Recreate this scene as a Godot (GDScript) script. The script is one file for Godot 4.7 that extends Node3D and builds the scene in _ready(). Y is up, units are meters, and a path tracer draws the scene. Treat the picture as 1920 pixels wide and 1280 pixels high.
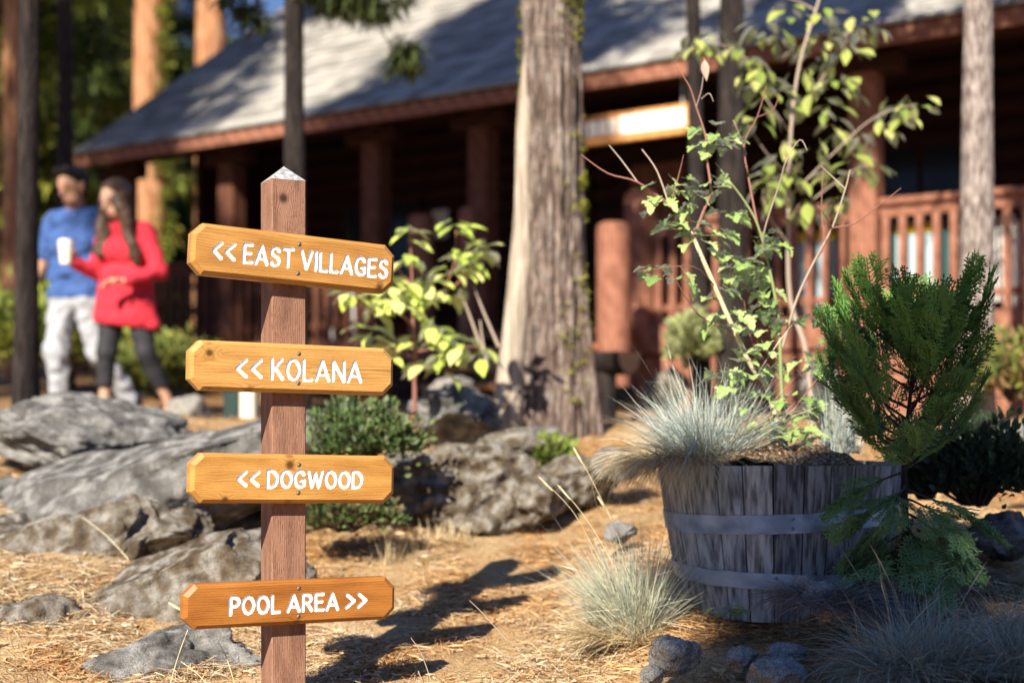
extends Node3D

# The eye stands 0.7 m above the ground at the signpost; y is up, metres, the camera looks along -z.
const EYE := 0.7
var taken := {}
var M := {}
var rng := RandomNumberGenerator.new()


class Buf:
	var v := PackedVector3Array()
	var n := PackedVector3Array()
	var t := PackedVector2Array()
	var c := PackedColorArray()
	var col := Color.WHITE
	var xf := Transform3D.IDENTITY

	func tri(a: Vector3, b: Vector3, d: Vector3, na: Vector3, nb: Vector3, nd: Vector3, ta := Vector2.ZERO, tb := Vector2.ZERO, td := Vector2.ZERO) -> void:
		a = xf * a
		b = xf * b
		d = xf * d
		na = (xf.basis * na).normalized()
		nb = (xf.basis * nb).normalized()
		nd = (xf.basis * nd).normalized()
		v.append(a)
		n.append(na)
		t.append(ta)
		if (b - a).cross(d - a).dot(na + nb + nd) > 0.0:
			v.append(d)
			v.append(b)
			n.append(nd)
			n.append(nb)
			t.append(td)
			t.append(tb)
		else:
			v.append(b)
			v.append(d)
			n.append(nb)
			n.append(nd)
			t.append(tb)
			t.append(td)
		c.append(col)
		c.append(col)
		c.append(col)

	func quad(a: Vector3, b: Vector3, d: Vector3, e: Vector3, nn: Vector3, ta := Vector2(0, 0), tb := Vector2(1, 0), td := Vector2(1, 1), te := Vector2(0, 1)) -> void:
		tri(a, b, d, nn, nn, nn, ta, tb, td)
		tri(a, d, e, nn, nn, nn, ta, td, te)

	func box(centre: Vector3, size: Vector3, turn := Basis.IDENTITY, bevel := 0.0) -> void:
		var h := size * 0.5
		var g := minf(bevel, minf(h.x, minf(h.y, h.z)) * 0.45)
		for ax in 3:
			for s in [-1.0, 1.0]:
				var u := (ax + 1) % 3
				var w := (ax + 2) % 3
				var p := []
				for k in [[-1, -1], [1, -1], [1, 1], [-1, 1]]:
					var q := Vector3.ZERO
					q[ax] = s * h[ax]
					q[u] = k[0] * (h[u] - g)
					q[w] = k[1] * (h[w] - g)
					p.append(centre + turn * q)
				var nn := Vector3.ZERO
				nn[ax] = s
				quad(p[0], p[1], p[2], p[3], turn * nn)
		if g <= 0.0:
			return
		for ax in 3:
			var u := (ax + 1) % 3
			var w := (ax + 2) % 3
			for su in [-1.0, 1.0]:
				for sw in [-1.0, 1.0]:
					var p := []
					for k in [[0, -1], [0, 1], [1, 1], [1, -1]]:
						var q := Vector3.ZERO
						q[ax] = k[1] * (h[ax] - g)
						q[u] = su * (h[u] - (g if k[0] == 1 else 0.0))
						q[w] = sw * (h[w] - (0.0 if k[0] == 1 else g))
						p.append(centre + turn * q)
					var nn := Vector3.ZERO
					nn[u] = su
					nn[w] = sw
					quad(p[0], p[1], p[2], p[3], (turn * nn).normalized())
		for sx in [-1.0, 1.0]:
			for sy in [-1.0, 1.0]:
				for sz in [-1.0, 1.0]:
					var s := Vector3(sx, sy, sz)
					var nn := (turn * s).normalized()
					tri(centre + turn * (s * (h - Vector3(0, g, g))), centre + turn * (s * (h - Vector3(g, 0, g))), centre + turn * (s * (h - Vector3(g, g, 0))), nn, nn, nn)

	# a round bar through points, one radius each
	func tube(pts: Array, radii: Array, sides := 6, cap := true) -> void:
		var last := []
		var lastn := []
		var run := 0.0
		var up := Vector3.UP
		for i in pts.size():
			var d: Vector3 = (pts[mini(i + 1, pts.size() - 1)] - pts[maxi(i - 1, 0)]).normalized()
			if absf(d.dot(up)) > 0.95:
				up = Vector3.RIGHT
			var x := d.cross(up).normalized()
			up = x.cross(d).normalized()
			var ring := []
			var rn := []
			for k in sides + 1:
				var a := TAU * k / sides
				var o := x * cos(a) + up * sin(a)
				ring.append(pts[i] + o * radii[i])
				rn.append(o)
			if i > 0:
				var len1: float = run + pts[i].distance_to(pts[i - 1])
				for k in sides:
					var t0 := Vector2(float(k) / sides, run)
					var t1 := Vector2(float(k + 1) / sides, run)
					var t2 := Vector2(float(k + 1) / sides, len1)
					var t3 := Vector2(float(k) / sides, len1)
					tri(last[k], last[k + 1], ring[k + 1], lastn[k], lastn[k + 1], rn[k + 1], t0, t1, t2)
					tri(last[k], ring[k + 1], ring[k], lastn[k], rn[k + 1], rn[k], t0, t2, t3)
				run = len1
			if cap and (i == 0 or i == pts.size() - 1):
				var nn := -d if i == 0 else d
				for k in sides:
					tri(pts[i], ring[k], ring[k + 1], nn, nn, nn)
			last = ring
			lastn = rn

	func mesh() -> ArrayMesh:
		var a := []
		a.resize(Mesh.ARRAY_MAX)
		a[Mesh.ARRAY_VERTEX] = v
		a[Mesh.ARRAY_NORMAL] = n
		a[Mesh.ARRAY_TEX_UV] = t
		a[Mesh.ARRAY_COLOR] = c
		var m := ArrayMesh.new()
		m.add_surface_from_arrays(Mesh.PRIMITIVE_TRIANGLES, a)
		return m


# a smooth sheet: fn(u, v) gives a point for u, v in 0..1; wrap closes it in u. Normals point away from the middle, or up.
func sheet(nu: int, nv: int, fn: Callable, wrap := true, upward := false, tint: Variant = null) -> ArrayMesh:
	var p := PackedVector3Array()
	var t := PackedVector2Array()
	var mid := Vector3.ZERO
	for j in nv + 1:
		for i in nu + 1:
			var q: Vector3 = fn.call(float(i) / nu, float(j) / nv)
			p.append(q)
			t.append(Vector2(float(i) / nu, float(j) / nv))
			mid += q
	mid /= p.size()
	var n := PackedVector3Array()
	var w := nu + 1
	var sign := 0.0
	for j in nv + 1:
		for i in nu + 1:
			var i0 := i - 1
			var i1 := i + 1
			if wrap:
				i0 = nu - 1 if i == 0 else i - 1
				i1 = 1 if i == nu else i + 1
			else:
				i0 = maxi(i0, 0)
				i1 = mini(i1, nu)
			var du := p[j * w + i1] - p[j * w + i0]
			var dv := p[mini(j + 1, nv) * w + i] - p[maxi(j - 1, 0) * w + i]
			var k := dv.cross(du)
			if k.length_squared() < 1e-16:
				k = (p[j * w + i] - mid) * (1.0 if sign >= 0.0 else -1.0)
			k = k.normalized()
			n.append(k)
			sign += k.y if upward else k.dot((p[j * w + i] - mid).normalized())
	var flip := sign < 0.0
	if flip:
		for i in n.size():
			n[i] = -n[i]
	var idx := PackedInt32Array()
	for j in nv:
		for i in nu:
			var a := j * w + i
			var q := [a, a + 1, a + w + 1, a + w]
			for tr in [[0, 1, 2], [0, 2, 3]]:
				var A: int = q[tr[0]]
				var B: int = q[tr[1]]
				var C: int = q[tr[2]]
				if (p[B] - p[A]).cross(p[C] - p[A]).dot(n[A] + n[B] + n[C]) > 0.0:
					idx.append_array([A, C, B])
				else:
					idx.append_array([A, B, C])
	var a := []
	a.resize(Mesh.ARRAY_MAX)
	a[Mesh.ARRAY_VERTEX] = p
	a[Mesh.ARRAY_NORMAL] = n
	a[Mesh.ARRAY_TEX_UV] = t
	a[Mesh.ARRAY_INDEX] = idx
	if tint != null:
		var c := PackedColorArray()
		for q in p:
			c.append(tint.call(q))
		a[Mesh.ARRAY_COLOR] = c
	var m := ArrayMesh.new()
	m.add_surface_from_arrays(Mesh.PRIMITIVE_TRIANGLES, a)
	return m


func numbered(called: String) -> String:
	if not taken.has(called):
		taken[called] = 0
		return called
	taken[called] += 1
	return "%s_%03d" % [called, taken[called]]


func tag(o: Node3D, label: String, category: String, group := "") -> Node3D:
	o.set_meta("label", label)
	o.set_meta("category", category)
	if group:
		o.set_meta("group", group)
	return o


func thing(called: String, label: String, category: String, at := Vector3.ZERO, turn := 0.0, group := "") -> Node3D:
	var o := Node3D.new()
	o.name = numbered(called)
	add_child(o)
	o.position = at
	o.rotation.y = turn
	return tag(o, label, category, group)


func part(called: String, shape: Mesh, m: Material, parent: Node3D, at := Transform3D.IDENTITY) -> MeshInstance3D:
	var o := MeshInstance3D.new()
	o.mesh = shape
	o.material_override = m
	o.name = called if parent != self else numbered(called)
	o.transform = at
	parent.add_child(o, true)
	return o


func many(called: String, shape: Mesh, m: Material, parent: Node3D, where: Array, tints: Array = []) -> MultiMeshInstance3D:
	var mm := MultiMesh.new()
	mm.transform_format = MultiMesh.TRANSFORM_3D
	mm.use_colors = not tints.is_empty()
	mm.mesh = shape
	mm.instance_count = where.size()
	for i in where.size():
		mm.set_instance_transform(i, where[i])
		if not tints.is_empty():
			mm.set_instance_color(i, tints[i])
	var o := MultiMeshInstance3D.new()
	o.multimesh = mm
	o.material_override = m
	o.name = called if parent != self else numbered(called)
	parent.add_child(o, true)
	return o


func rr(a: float, b: float) -> float:
	return rng.randf_range(a, b)


func pick(a: float, s: float) -> float:
	return a + rng.randfn(0.0, s)


func facing(dir: Vector3, roll := 0.0) -> Basis:
	# y along dir
	var y := dir.normalized()
	var x := y.cross(Vector3.UP if absf(y.y) < 0.95 else Vector3.RIGHT).normalized()
	var z := x.cross(y)
	return Basis(x, y, z) * Basis(Vector3.UP, roll)


# ---------------------------------------------------------------- materials

func lin(r: float, g: float, b: float) -> Color:
	return Color(r, g, b).linear_to_srgb()


func noise(freq: float, octaves := 4, kind := FastNoiseLite.TYPE_SIMPLEX_SMOOTH, seed_ := 1) -> FastNoiseLite:
	var f := FastNoiseLite.new()
	f.seed = seed_
	f.noise_type = kind
	f.frequency = freq
	f.fractal_octaves = octaves
	return f


func noise_tex(freq: float, octaves: int, stops: Array, kind := FastNoiseLite.TYPE_SIMPLEX_SMOOTH, seed_ := 1, size := 512) -> NoiseTexture2D:
	var t := NoiseTexture2D.new()
	t.width = size
	t.height = size
	t.seamless = true
	t.noise = noise(freq, octaves, kind, seed_)
	if stops.size():
		var g := Gradient.new()
		var off := PackedFloat32Array()
		var cc := PackedColorArray()
		for s in stops:
			off.append(s[0])
			cc.append(s[1])
		g.offsets = off
		g.colors = cc
		t.color_ramp = g
	return t


func mat(c: Color, rough := 0.9, tex: Texture2D = null, scale := Vector3.ONE, bump: Texture2D = null, bump_cm := 1.0) -> StandardMaterial3D:
	var m := StandardMaterial3D.new()
	m.albedo_color = c
	m.roughness = rough
	m.metallic_specular = 0.35
	if tex:
		m.albedo_texture = tex
		m.uv1_triplanar = true
		m.uv1_scale = scale
	if bump:
		m.heightmap_enabled = true
		m.heightmap_texture = bump
		m.heightmap_scale = bump_cm
		m.uv1_triplanar = true
		m.uv1_scale = scale
	return m


func tinted(m: StandardMaterial3D) -> StandardMaterial3D:
	m.vertex_color_use_as_albedo = true
	return m


# sawn timber: grain along x; knots are [x, y, radius] in metres
func wood_tex(w: int, h: int, lx: float, ly: float, light: Color, dark: Color, rings: float, knots: Array, seed_: int, along := true) -> ImageTexture:
	var im := Image.create(w, h, false, Image.FORMAT_RGB8)
	var n1 := noise(1.0, 2, FastNoiseLite.TYPE_SIMPLEX_SMOOTH, seed_)
	var n2 := noise(1.0, 3, FastNoiseLite.TYPE_SIMPLEX, seed_ + 5)
	for y in h:
		var fy := ly * y / h
		for x in w:
			var fx := lx * x / w
			var r := fy * rings + n1.get_noise_2d(fx * 2.2, fy * 7.0) * 1.7 + n1.get_noise_2d(fx * 11.0 + 7.0, fy * 60.0) * 0.35 + fx * 0.8
			var k := 0.0
			for kn in knots:
				var dx: float = (fx - kn[0]) / kn[2]
				var dy: float = (fy - kn[1]) / kn[2]
				var q := dx * dx * 0.35 + dy * dy
				r += 2.6 * exp(-q * 0.5) * (1.0 if dy > 0.0 else -1.0)
				var q2 := dx * dx + dy * dy
				k += exp(-q2 * 1.6)
			var s := fposmod(r, 1.0)
			s = s * s * s
			var fine := n2.get_noise_2d(fx * 55.0, fy * 900.0) * 0.5 + 0.5
			var broad := n1.get_noise_2d(fx * 5.0 + 40.0, fy * 22.0) * 0.5 + 0.5
			var f := clampf(s * 0.62 + fine * 0.28 + (broad - 0.5) * 0.75, 0.0, 1.0)
			var c := light.lerp(dark, f)
			if k > 0.02:
				c = c.lerp(dark * 0.45, clampf(k * 1.1, 0.0, 0.8))
			im.set_pixel(x, y, c)
	if not along:
		im.rotate_90(CLOCKWISE)
	im.generate_mipmaps()
	return ImageTexture.create_from_image(im)


# ---------------------------------------------------------------- rounded bodies from a distance field

# bones are [a, b, radius at a, radius at b, depth factor]; clips are [normal, distance]: what lies beyond is cut away
func field_body(out: Buf, bones: Array, cell: float, soft: float, clips: Array = [], lump: FastNoiseLite = null, lump_size := 0.0) -> void:
	var lo := Vector3.ONE * 1e9
	var hi := -lo
	for b in bones:
		for e in [[b[0], b[2]], [b[1], b[3]]]:
			lo = lo.min(e[0] - Vector3.ONE * (e[1] + soft + 3.0 * cell))
			hi = hi.max(e[0] + Vector3.ONE * (e[1] + soft + 3.0 * cell))
	var nx := int((hi.x - lo.x) / cell) + 2
	var ny := int((hi.y - lo.y) / cell) + 2
	var nz := int((hi.z - lo.z) / cell) + 2
	var f := PackedFloat32Array()
	f.resize(nx * ny * nz)
	f.fill(9.0)
	for b in bones:
		var A: Vector3 = b[0]
		var B: Vector3 = b[1]
		var ra: float = b[2]
		var rb: float = b[3]
		var fz: float = b[4] if b.size() > 4 else 1.0
		var ab := B - A
		ab.z *= fz
		var l2 := maxf(ab.length_squared(), 1e-9)
		var rm := maxf(ra, rb) + soft + 2.0 * cell
		var l := (A.min(B) - Vector3.ONE * rm - lo) / cell
		var h := (A.max(B) + Vector3.ONE * rm - lo) / cell
		for k in range(maxi(int(l.z), 0), mini(int(h.z) + 1, nz)):
			for j in range(maxi(int(l.y), 0), mini(int(h.y) + 1, ny)):
				var at := (k * ny + j) * nx
				for i in range(maxi(int(l.x), 0), mini(int(h.x) + 1, nx)):
					var q := lo + Vector3(i, j, k) * cell - A
					q.z *= fz
					var t := clampf(q.dot(ab) / l2, 0.0, 1.0)
					var d := (q - ab * t).length() - lerpf(ra, rb, t)
					var old := f[at + i]
					var w := maxf(soft - absf(d - old), 0.0)
					f[at + i] = minf(d, old) - (w * w / (4.0 * soft) if soft > 0.0 else 0.0)
	for k in nz:
		for j in ny:
			for i in nx:
				var at := (k * ny + j) * nx + i
				if f[at] < 0.2:
					var p := lo + Vector3(i, j, k) * cell
					if lump:
						f[at] += lump.get_noise_3dv(p) * lump_size
					for cl in clips:
						f[at] = maxf(f[at], p.dot(cl[0]) - cl[1])
	var vert := {}
	var steps := [1, nx, nx * ny]
	var offs := [0, 1, nx, nx + 1, nx * ny, nx * ny + 1, nx * ny + nx, nx * ny + nx + 1]
	var edges := [[0, 1], [2, 3], [4, 5], [6, 7], [0, 2], [1, 3], [4, 6], [5, 7], [0, 4], [1, 5], [2, 6], [3, 7]]
	var pts := PackedVector3Array()
	var nrm := PackedVector3Array()
	for k in nz - 1:
		for j in ny - 1:
			for i in nx - 1:
				var at := (k * ny + j) * nx + i
				if absf(f[at]) > 3.0 * cell:
					continue
				var inside := 0
				for o in offs:
					if f[at + o] < 0.0:
						inside += 1
				if inside == 0 or inside == 8:
					continue
				var sum := Vector3.ZERO
				var cnt := 0
				for e in edges:
					var a := f[at + offs[e[0]]]
					var b := f[at + offs[e[1]]]
					if (a < 0.0) != (b < 0.0):
						var t := a / (a - b)
						var pa := Vector3(e[0] & 1, (e[0] >> 1) & 1, e[0] >> 2)
						var pb := Vector3(e[1] & 1, (e[1] >> 1) & 1, e[1] >> 2)
						sum += pa.lerp(pb, t)
						cnt += 1
				vert[at] = pts.size()
				pts.append(lo + (Vector3(i, j, k) + sum / cnt) * cell)
				var g := Vector3(f[at + 1] + f[at + 1 + nx] + f[at + 1 + nx * ny] - f[at] - f[at + nx] - f[at + nx * ny], f[at + nx] + f[at + nx + 1] + f[at + nx + nx * ny] - f[at] - f[at + 1] - f[at + nx * ny], f[at + nx * ny] + f[at + nx * ny + 1] + f[at + nx * ny + nx] - f[at] - f[at + 1] - f[at + nx])
				nrm.append(g.normalized())
	for at in vert:
		for ax in 3:
			var s0 := f[at]
			var s1 := f[at + steps[ax]]
			if (s0 < 0.0) == (s1 < 0.0):
				continue
			var u: int = steps[(ax + 1) % 3]
			var w: int = steps[(ax + 2) % 3]
			if not (vert.has(at - u) and vert.has(at - w) and vert.has(at - u - w)):
				continue
			var a: int = vert[at]
			var b: int = vert[at - u]
			var c: int = vert[at - u - w]
			var d: int = vert[at - w]
			out.tri(pts[a], pts[b], pts[c], nrm[a], nrm[b], nrm[c])
			out.tri(pts[a], pts[c], pts[d], nrm[a], nrm[c], nrm[d])


# ---------------------------------------------------------------- the lie of the land

const RUN := [[-30.0, -1.2], [0.0, -0.95], [2.0, -0.86], [2.8, -0.79], [3.5, -0.70], [4.2, -0.60], [5.2, -0.43], [5.8, -0.30], [7.0, 0.0], [9.0, 0.04], [12.0, 0.14], [16.0, 0.4], [30.0, 1.4], [60.0, 7.0], [140.0, 26.0], [400.0, 60.0]]
var bumps: FastNoiseLite


func ground(x: float, z: float) -> float:
	var d := -z
	var y := -1.2
	for i in RUN.size() - 1:
		if d >= RUN[i][0] and d < RUN[i + 1][0]:
			var t: float = (d - RUN[i][0]) / (RUN[i + 1][0] - RUN[i][0])
			y = lerpf(RUN[i][1], RUN[i + 1][1], t)
	if d >= 400.0:
		y = 60.0
	var near := 1.0 - smoothstep(4.6, 6.0, d)
	y += (0.10 * smoothstep(0.15, 0.5, x) + 0.10 * smoothstep(0.6, 1.1, x)) * near
	y += 0.10 * smoothstep(-0.7, -1.7, x) * (1.0 - smoothstep(6.0, 8.0, d)) * smoothstep(2.5, 4.0, d)
	y += 0.3 * smoothstep(11.0, 16.0, d) * smoothstep(-1.5, -4.0, x)
	var small := 1.0 - smoothstep(8.0, 20.0, d)
	y += bumps.get_noise_2d(x * 1.3, z * 1.3) * 0.035 + bumps.get_noise_2d(x * 6.0 + 30.0, z * 6.0) * 0.012 * small
	return y + EYE


func on_ground(x: float, z: float, sunk := 0.0) -> Vector3:
	return Vector3(x, ground(x, z) - sunk, z)


func straw_tex(size: int, strokes: int, base: Color, cols: Array, seed_: int) -> Array:
	var r := RandomNumberGenerator.new()
	r.seed = seed_
	var im := Image.create(size, size, false, Image.FORMAT_RGB8)
	var hi := Image.create(size, size, false, Image.FORMAT_RGB8)
	im.fill(base)
	hi.fill(Color(0.25, 0.25, 0.25))
	for s in strokes:
		var p := Vector2(r.randf() * size, r.randf() * size)
		var a := r.randf() * TAU
		var l := r.randf_range(10.0, 46.0)
		var w := r.randf_range(0.6, 2.6)
		var c: Color = cols[r.randi() % cols.size()]
		c = c.lerp(Color.BLACK, r.randf_range(0.0, 0.22))
		var hh := 0.3 + 0.7 * float(s) / strokes
		var bend := r.randf_range(-0.015, 0.015)
		for k in int(l):
			a += bend
			p += Vector2(cos(a), sin(a))
			var side := Vector2(-sin(a), cos(a))
			for q in int(w) + 1:
				var px := posmod(int(p.x + side.x * q), size)
				var py := posmod(int(p.y + side.y * q), size)
				im.set_pixel(px, py, c)
				hi.set_pixel(px, py, Color(hh, hh, hh))
	im.generate_mipmaps()
	hi.generate_mipmaps()
	return [ImageTexture.create_from_image(im), ImageTexture.create_from_image(hi)]


func make_materials() -> void:
	var grey := func(v: float) -> Color: return Color(v, v, v)
	var fine := noise_tex(0.03, 5, [], FastNoiseLite.TYPE_SIMPLEX_SMOOTH, 3)
	var st := straw_tex(1024, 14000, lin(0.44, 0.32, 0.19), [lin(0.78, 0.61, 0.38), lin(0.70, 0.51, 0.28), lin(0.86, 0.72, 0.50), lin(0.54, 0.33, 0.15), lin(0.66, 0.53, 0.35), lin(0.36, 0.21, 0.10)], 11)
	M.ground = tinted(mat(Color.WHITE, 0.95, st[0], Vector3(0.8, 0.8, 0.8), st[1], 1.0))
	M.litter = tinted(mat(Color.WHITE, 0.75))
	M.litter.backlight_enabled = true
	M.litter.backlight = Color(0.15, 0.15, 0.15)
	# sign
	M.boards = []
	var tones := [[lin(0.45, 0.235, 0.065), lin(0.23, 0.092, 0.017)], [lin(0.50, 0.285, 0.088), lin(0.29, 0.125, 0.026)], [lin(0.49, 0.265, 0.072), lin(0.25, 0.10, 0.018)], [lin(0.36, 0.145, 0.030), lin(0.15, 0.046, 0.008)]]
	var knots := [[[0.50, 0.12, 0.011]], [[0.06, 0.04, 0.010], [0.16, 0.13, 0.012]], [[0.26, 0.035, 0.012], [0.10, 0.12, 0.008]], [[0.28, 0.12, 0.009]]]
	for i in 4:
		var t := wood_tex(768, 192, 0.56, 0.14, tones[i][0], tones[i][1], [150.0, 130.0, 160.0, 190.0][i], knots[i], 20 + i * 7)
		var m := mat(Color.WHITE, 0.42, t, Vector3(1 / 0.56, 1 / 0.14, 1 / 0.14))
		m.uv1_offset = Vector3(0.5, 0.5, 0.0)
		m.clearcoat_enabled = true
		m.clearcoat = 0.08
		m.clearcoat_roughness = 0.3
		M.boards.append(m)
	var pt := wood_tex(1024, 256, 1.52, 0.356, lin(0.28, 0.152, 0.10), lin(0.095, 0.042, 0.027), 230.0, [[0.048, 0.325, 0.013], [0.22, 0.20, 0.008]], 77, false)
	M.post = mat(Color.WHITE, 0.8, pt)
	M.post.uv1_triplanar = false
	M.post.heightmap_enabled = true
	M.post.heightmap_texture = pt
	M.post.heightmap_scale = 0.6
	M.post_top = mat(Color.WHITE, 0.85, noise_tex(0.02, 5, [[0.2, lin(0.16, 0.16, 0.17)], [0.8, lin(0.46, 0.47, 0.49)]], FastNoiseLite.TYPE_SIMPLEX_SMOOTH, 5, 256), Vector3(9, 30, 9))
	M.paint = mat(lin(0.84, 0.84, 0.83), 0.5)
	M.crack = mat(lin(0.05, 0.022, 0.01), 0.95)
	M.steel = mat(lin(0.50, 0.49, 0.47), 0.45)
	M.steel.metallic = 0.3
	# stone
	var rock_b := noise_tex(0.02, 6, [], FastNoiseLite.TYPE_SIMPLEX, 9)
	M.rock = mat(Color.WHITE, 0.95, noise_tex(0.005, 6, [[0.0, lin(0.05, 0.047, 0.044)], [0.34, lin(0.10, 0.096, 0.088)], [0.46, lin(0.165, 0.162, 0.158)], [0.62, lin(0.22, 0.217, 0.21)], [0.72, lin(0.33, 0.326, 0.315)], [1.0, lin(0.42, 0.41, 0.385)]], FastNoiseLite.TYPE_SIMPLEX, 14, 1024), Vector3(1.5, 1.5, 1.5), rock_b, 1.3)
	M.rock_brown = mat(Color.WHITE, 0.95, noise_tex(0.007, 7, [[0.0, lin(0.04, 0.029, 0.018)], [0.38, lin(0.115, 0.083, 0.052)], [0.5, lin(0.18, 0.15, 0.108)], [0.60, lin(0.22, 0.20, 0.172)], [0.72, lin(0.33, 0.31, 0.275)], [1.0, lin(0.42, 0.40, 0.365)]], FastNoiseLite.TYPE_SIMPLEX, 24, 1024), Vector3(1.5, 1.5, 1.5), rock_b, 1.5)
	M.rock_pale = mat(Color.WHITE, 0.95, noise_tex(0.02, 6, [[0.0, lin(0.18, 0.165, 0.14)], [0.5, lin(0.36, 0.34, 0.30)], [1.0, lin(0.50, 0.48, 0.43)]], FastNoiseLite.TYPE_SIMPLEX, 34, 512), Vector3(3, 3, 3), rock_b, 1.0)
	var grain := noise_tex(0.09, 5, [[0.2, grey.call(0.42)], [0.48, grey.call(0.85)], [0.75, grey.call(1.0)]], FastNoiseLite.TYPE_SIMPLEX, 15, 512)
	for m in [M.rock, M.rock_brown, M.rock_pale]:
		m.detail_enabled = true
		m.detail_albedo = grain
		m.detail_blend_mode = BaseMaterial3D.BLEND_MODE_MUL
		m.detail_uv_layer = BaseMaterial3D.DETAIL_UV_2
		m.uv2_triplanar = true
		m.uv2_scale = Vector3(5, 5, 5)
	M.moss = mat(Color.WHITE, 1.0, noise_tex(0.03, 5, [[0.2, lin(0.05, 0.028, 0.014)], [0.45, lin(0.17, 0.085, 0.035)], [0.58, lin(0.24, 0.13, 0.05)], [0.68, lin(0.42, 0.40, 0.36)], [1.0, lin(0.52, 0.50, 0.45)]], FastNoiseLite.TYPE_SIMPLEX, 41, 512), Vector3(4, 4, 4), fine, 3.0)
	# barrel
	M.staves = []
	for i in 5:
		var t := noise_tex(0.012, 6, [[0.0, lin(0.07, 0.063, 0.063)], [0.30, lin(0.17, 0.152, 0.148)], [0.46, lin(0.32, 0.295, 0.28)], [0.62, lin(0.44, 0.415, 0.39)], [1.0, lin(0.58, 0.55, 0.51)]], FastNoiseLite.TYPE_SIMPLEX, 50 + i, 512)
		M.staves.append(mat([Color(0.93, 0.98, 1.0), Color(0.76, 0.80, 0.82), Color(0.90, 0.92, 0.91), Color(0.66, 0.70, 0.74), Color(0.86, 0.94, 0.99)][i], 0.9, t, Vector3(8.0, 1.0, 8.0), t, 0.4))
	M.hoop = mat(Color.WHITE, 0.5, noise_tex(0.01, 5, [[0.2, lin(0.17, 0.21, 0.25)], [0.5, lin(0.29, 0.345, 0.40)], [0.8, lin(0.41, 0.46, 0.51)]], FastNoiseLite.TYPE_SIMPLEX, 61, 256), Vector3(3, 3, 3))
	M.hoop.metallic = 0.55
	# bark
	var bark_h := noise_tex(0.02, 5, [], FastNoiseLite.TYPE_SIMPLEX, 71)
	M.bark = mat(Color.WHITE, 0.95, noise_tex(0.010, 6, [[0.1, lin(0.07, 0.045, 0.036)], [0.36, lin(0.15, 0.105, 0.085)], [0.48, lin(0.24, 0.175, 0.145)], [0.60, lin(0.31, 0.245, 0.21)], [0.8, lin(0.38, 0.335, 0.30)], [1.0, lin(0.42, 0.38, 0.34)]], FastNoiseLite.TYPE_SIMPLEX, 72, 512), Vector3(6.0, 0.65, 6.0), bark_h, 4.0)
	M.bark_pale = mat(Color.WHITE, 0.85, noise_tex(0.014, 5, [[0.1, lin(0.20, 0.155, 0.115)], [0.4, lin(0.34, 0.28, 0.22)], [0.7, lin(0.44, 0.385, 0.315)], [1.0, lin(0.50, 0.45, 0.375)]], FastNoiseLite.TYPE_SIMPLEX, 73, 256), Vector3(6.0, 0.5, 6.0), bark_h, 1.0)
	M.bark_grey = mat(Color.WHITE, 0.95, noise_tex(0.016, 6, [[0.1, lin(0.08, 0.06, 0.055)], [0.45, lin(0.20, 0.165, 0.15)], [0.6, lin(0.34, 0.29, 0.27)], [1.0, lin(0.46, 0.41, 0.38)]], FastNoiseLite.TYPE_SIMPLEX, 74, 512), Vector3(6.0, 0.9, 6.0), bark_h, 1.5)
	M.bark_dark = mat(Color.WHITE, 0.95, noise_tex(0.016, 5, [[0.1, lin(0.010, 0.008, 0.008)], [0.5, lin(0.026, 0.020, 0.019)], [1.0, lin(0.06, 0.046, 0.04)]], FastNoiseLite.TYPE_SIMPLEX, 75, 256), Vector3(6.0, 0.9, 6.0), bark_h, 1.5)
	M.bark_red = mat(Color.WHITE, 0.95, noise_tex(0.016, 5, [[0.1, lin(0.20, 0.08, 0.035)], [0.5, lin(0.42, 0.20, 0.10)], [1.0, lin(0.60, 0.36, 0.22)]], FastNoiseLite.TYPE_SIMPLEX, 76, 256), Vector3(3.0, 0.4, 3.0), bark_h, 2.0)
	M.twig_red = mat(lin(0.24, 0.11, 0.085), 0.8)
	M.twig_grey = mat(lin(0.36, 0.29, 0.23), 0.85)
	M.twig_cream = mat(Color.WHITE, 0.7, noise_tex(0.03, 4, [[0.2, lin(0.42, 0.35, 0.20)], [0.6, lin(0.64, 0.57, 0.36)], [1.0, lin(0.70, 0.65, 0.45)]], FastNoiseLite.TYPE_SIMPLEX, 80, 256), Vector3(8, 3, 8))
	M.twig_green = mat(lin(0.20, 0.24, 0.10), 0.7)
	M.twig_dark = mat(lin(0.05, 0.035, 0.028), 0.9)
	# leaves: light comes through them
	M.leaf = []
	for c in [[0.21, 0.33, 0.085], [0.27, 0.38, 0.115], [0.14, 0.24, 0.06], [0.33, 0.42, 0.16]]:
		M.leaf.append(leaf_mat(lin(c[0], c[1], c[2]), 0.55))
	M.leaf_lime = []
	for c in [[0.42, 0.53, 0.08], [0.52, 0.60, 0.13], [0.34, 0.45, 0.07], [0.58, 0.61, 0.20]]:
		M.leaf_lime.append(leaf_mat(lin(c[0], c[1], c[2]), 0.5))
	M.leaf_olive = []
	for c in [[0.22, 0.28, 0.05], [0.29, 0.34, 0.08], [0.16, 0.23, 0.04], [0.35, 0.37, 0.12]]:
		M.leaf_olive.append(leaf_mat(lin(c[0], c[1], c[2]), 0.5))
	M.needles = tinted(leaf_mat(Color.WHITE, 0.6))
	M.blades = tinted(leaf_mat(Color.WHITE, 0.6))
	M.lichen = tinted(leaf_mat(Color.WHITE, 0.95))
	# lodge
	var stain_b := noise_tex(0.02, 5, [], FastNoiseLite.TYPE_SIMPLEX, 90)
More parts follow.
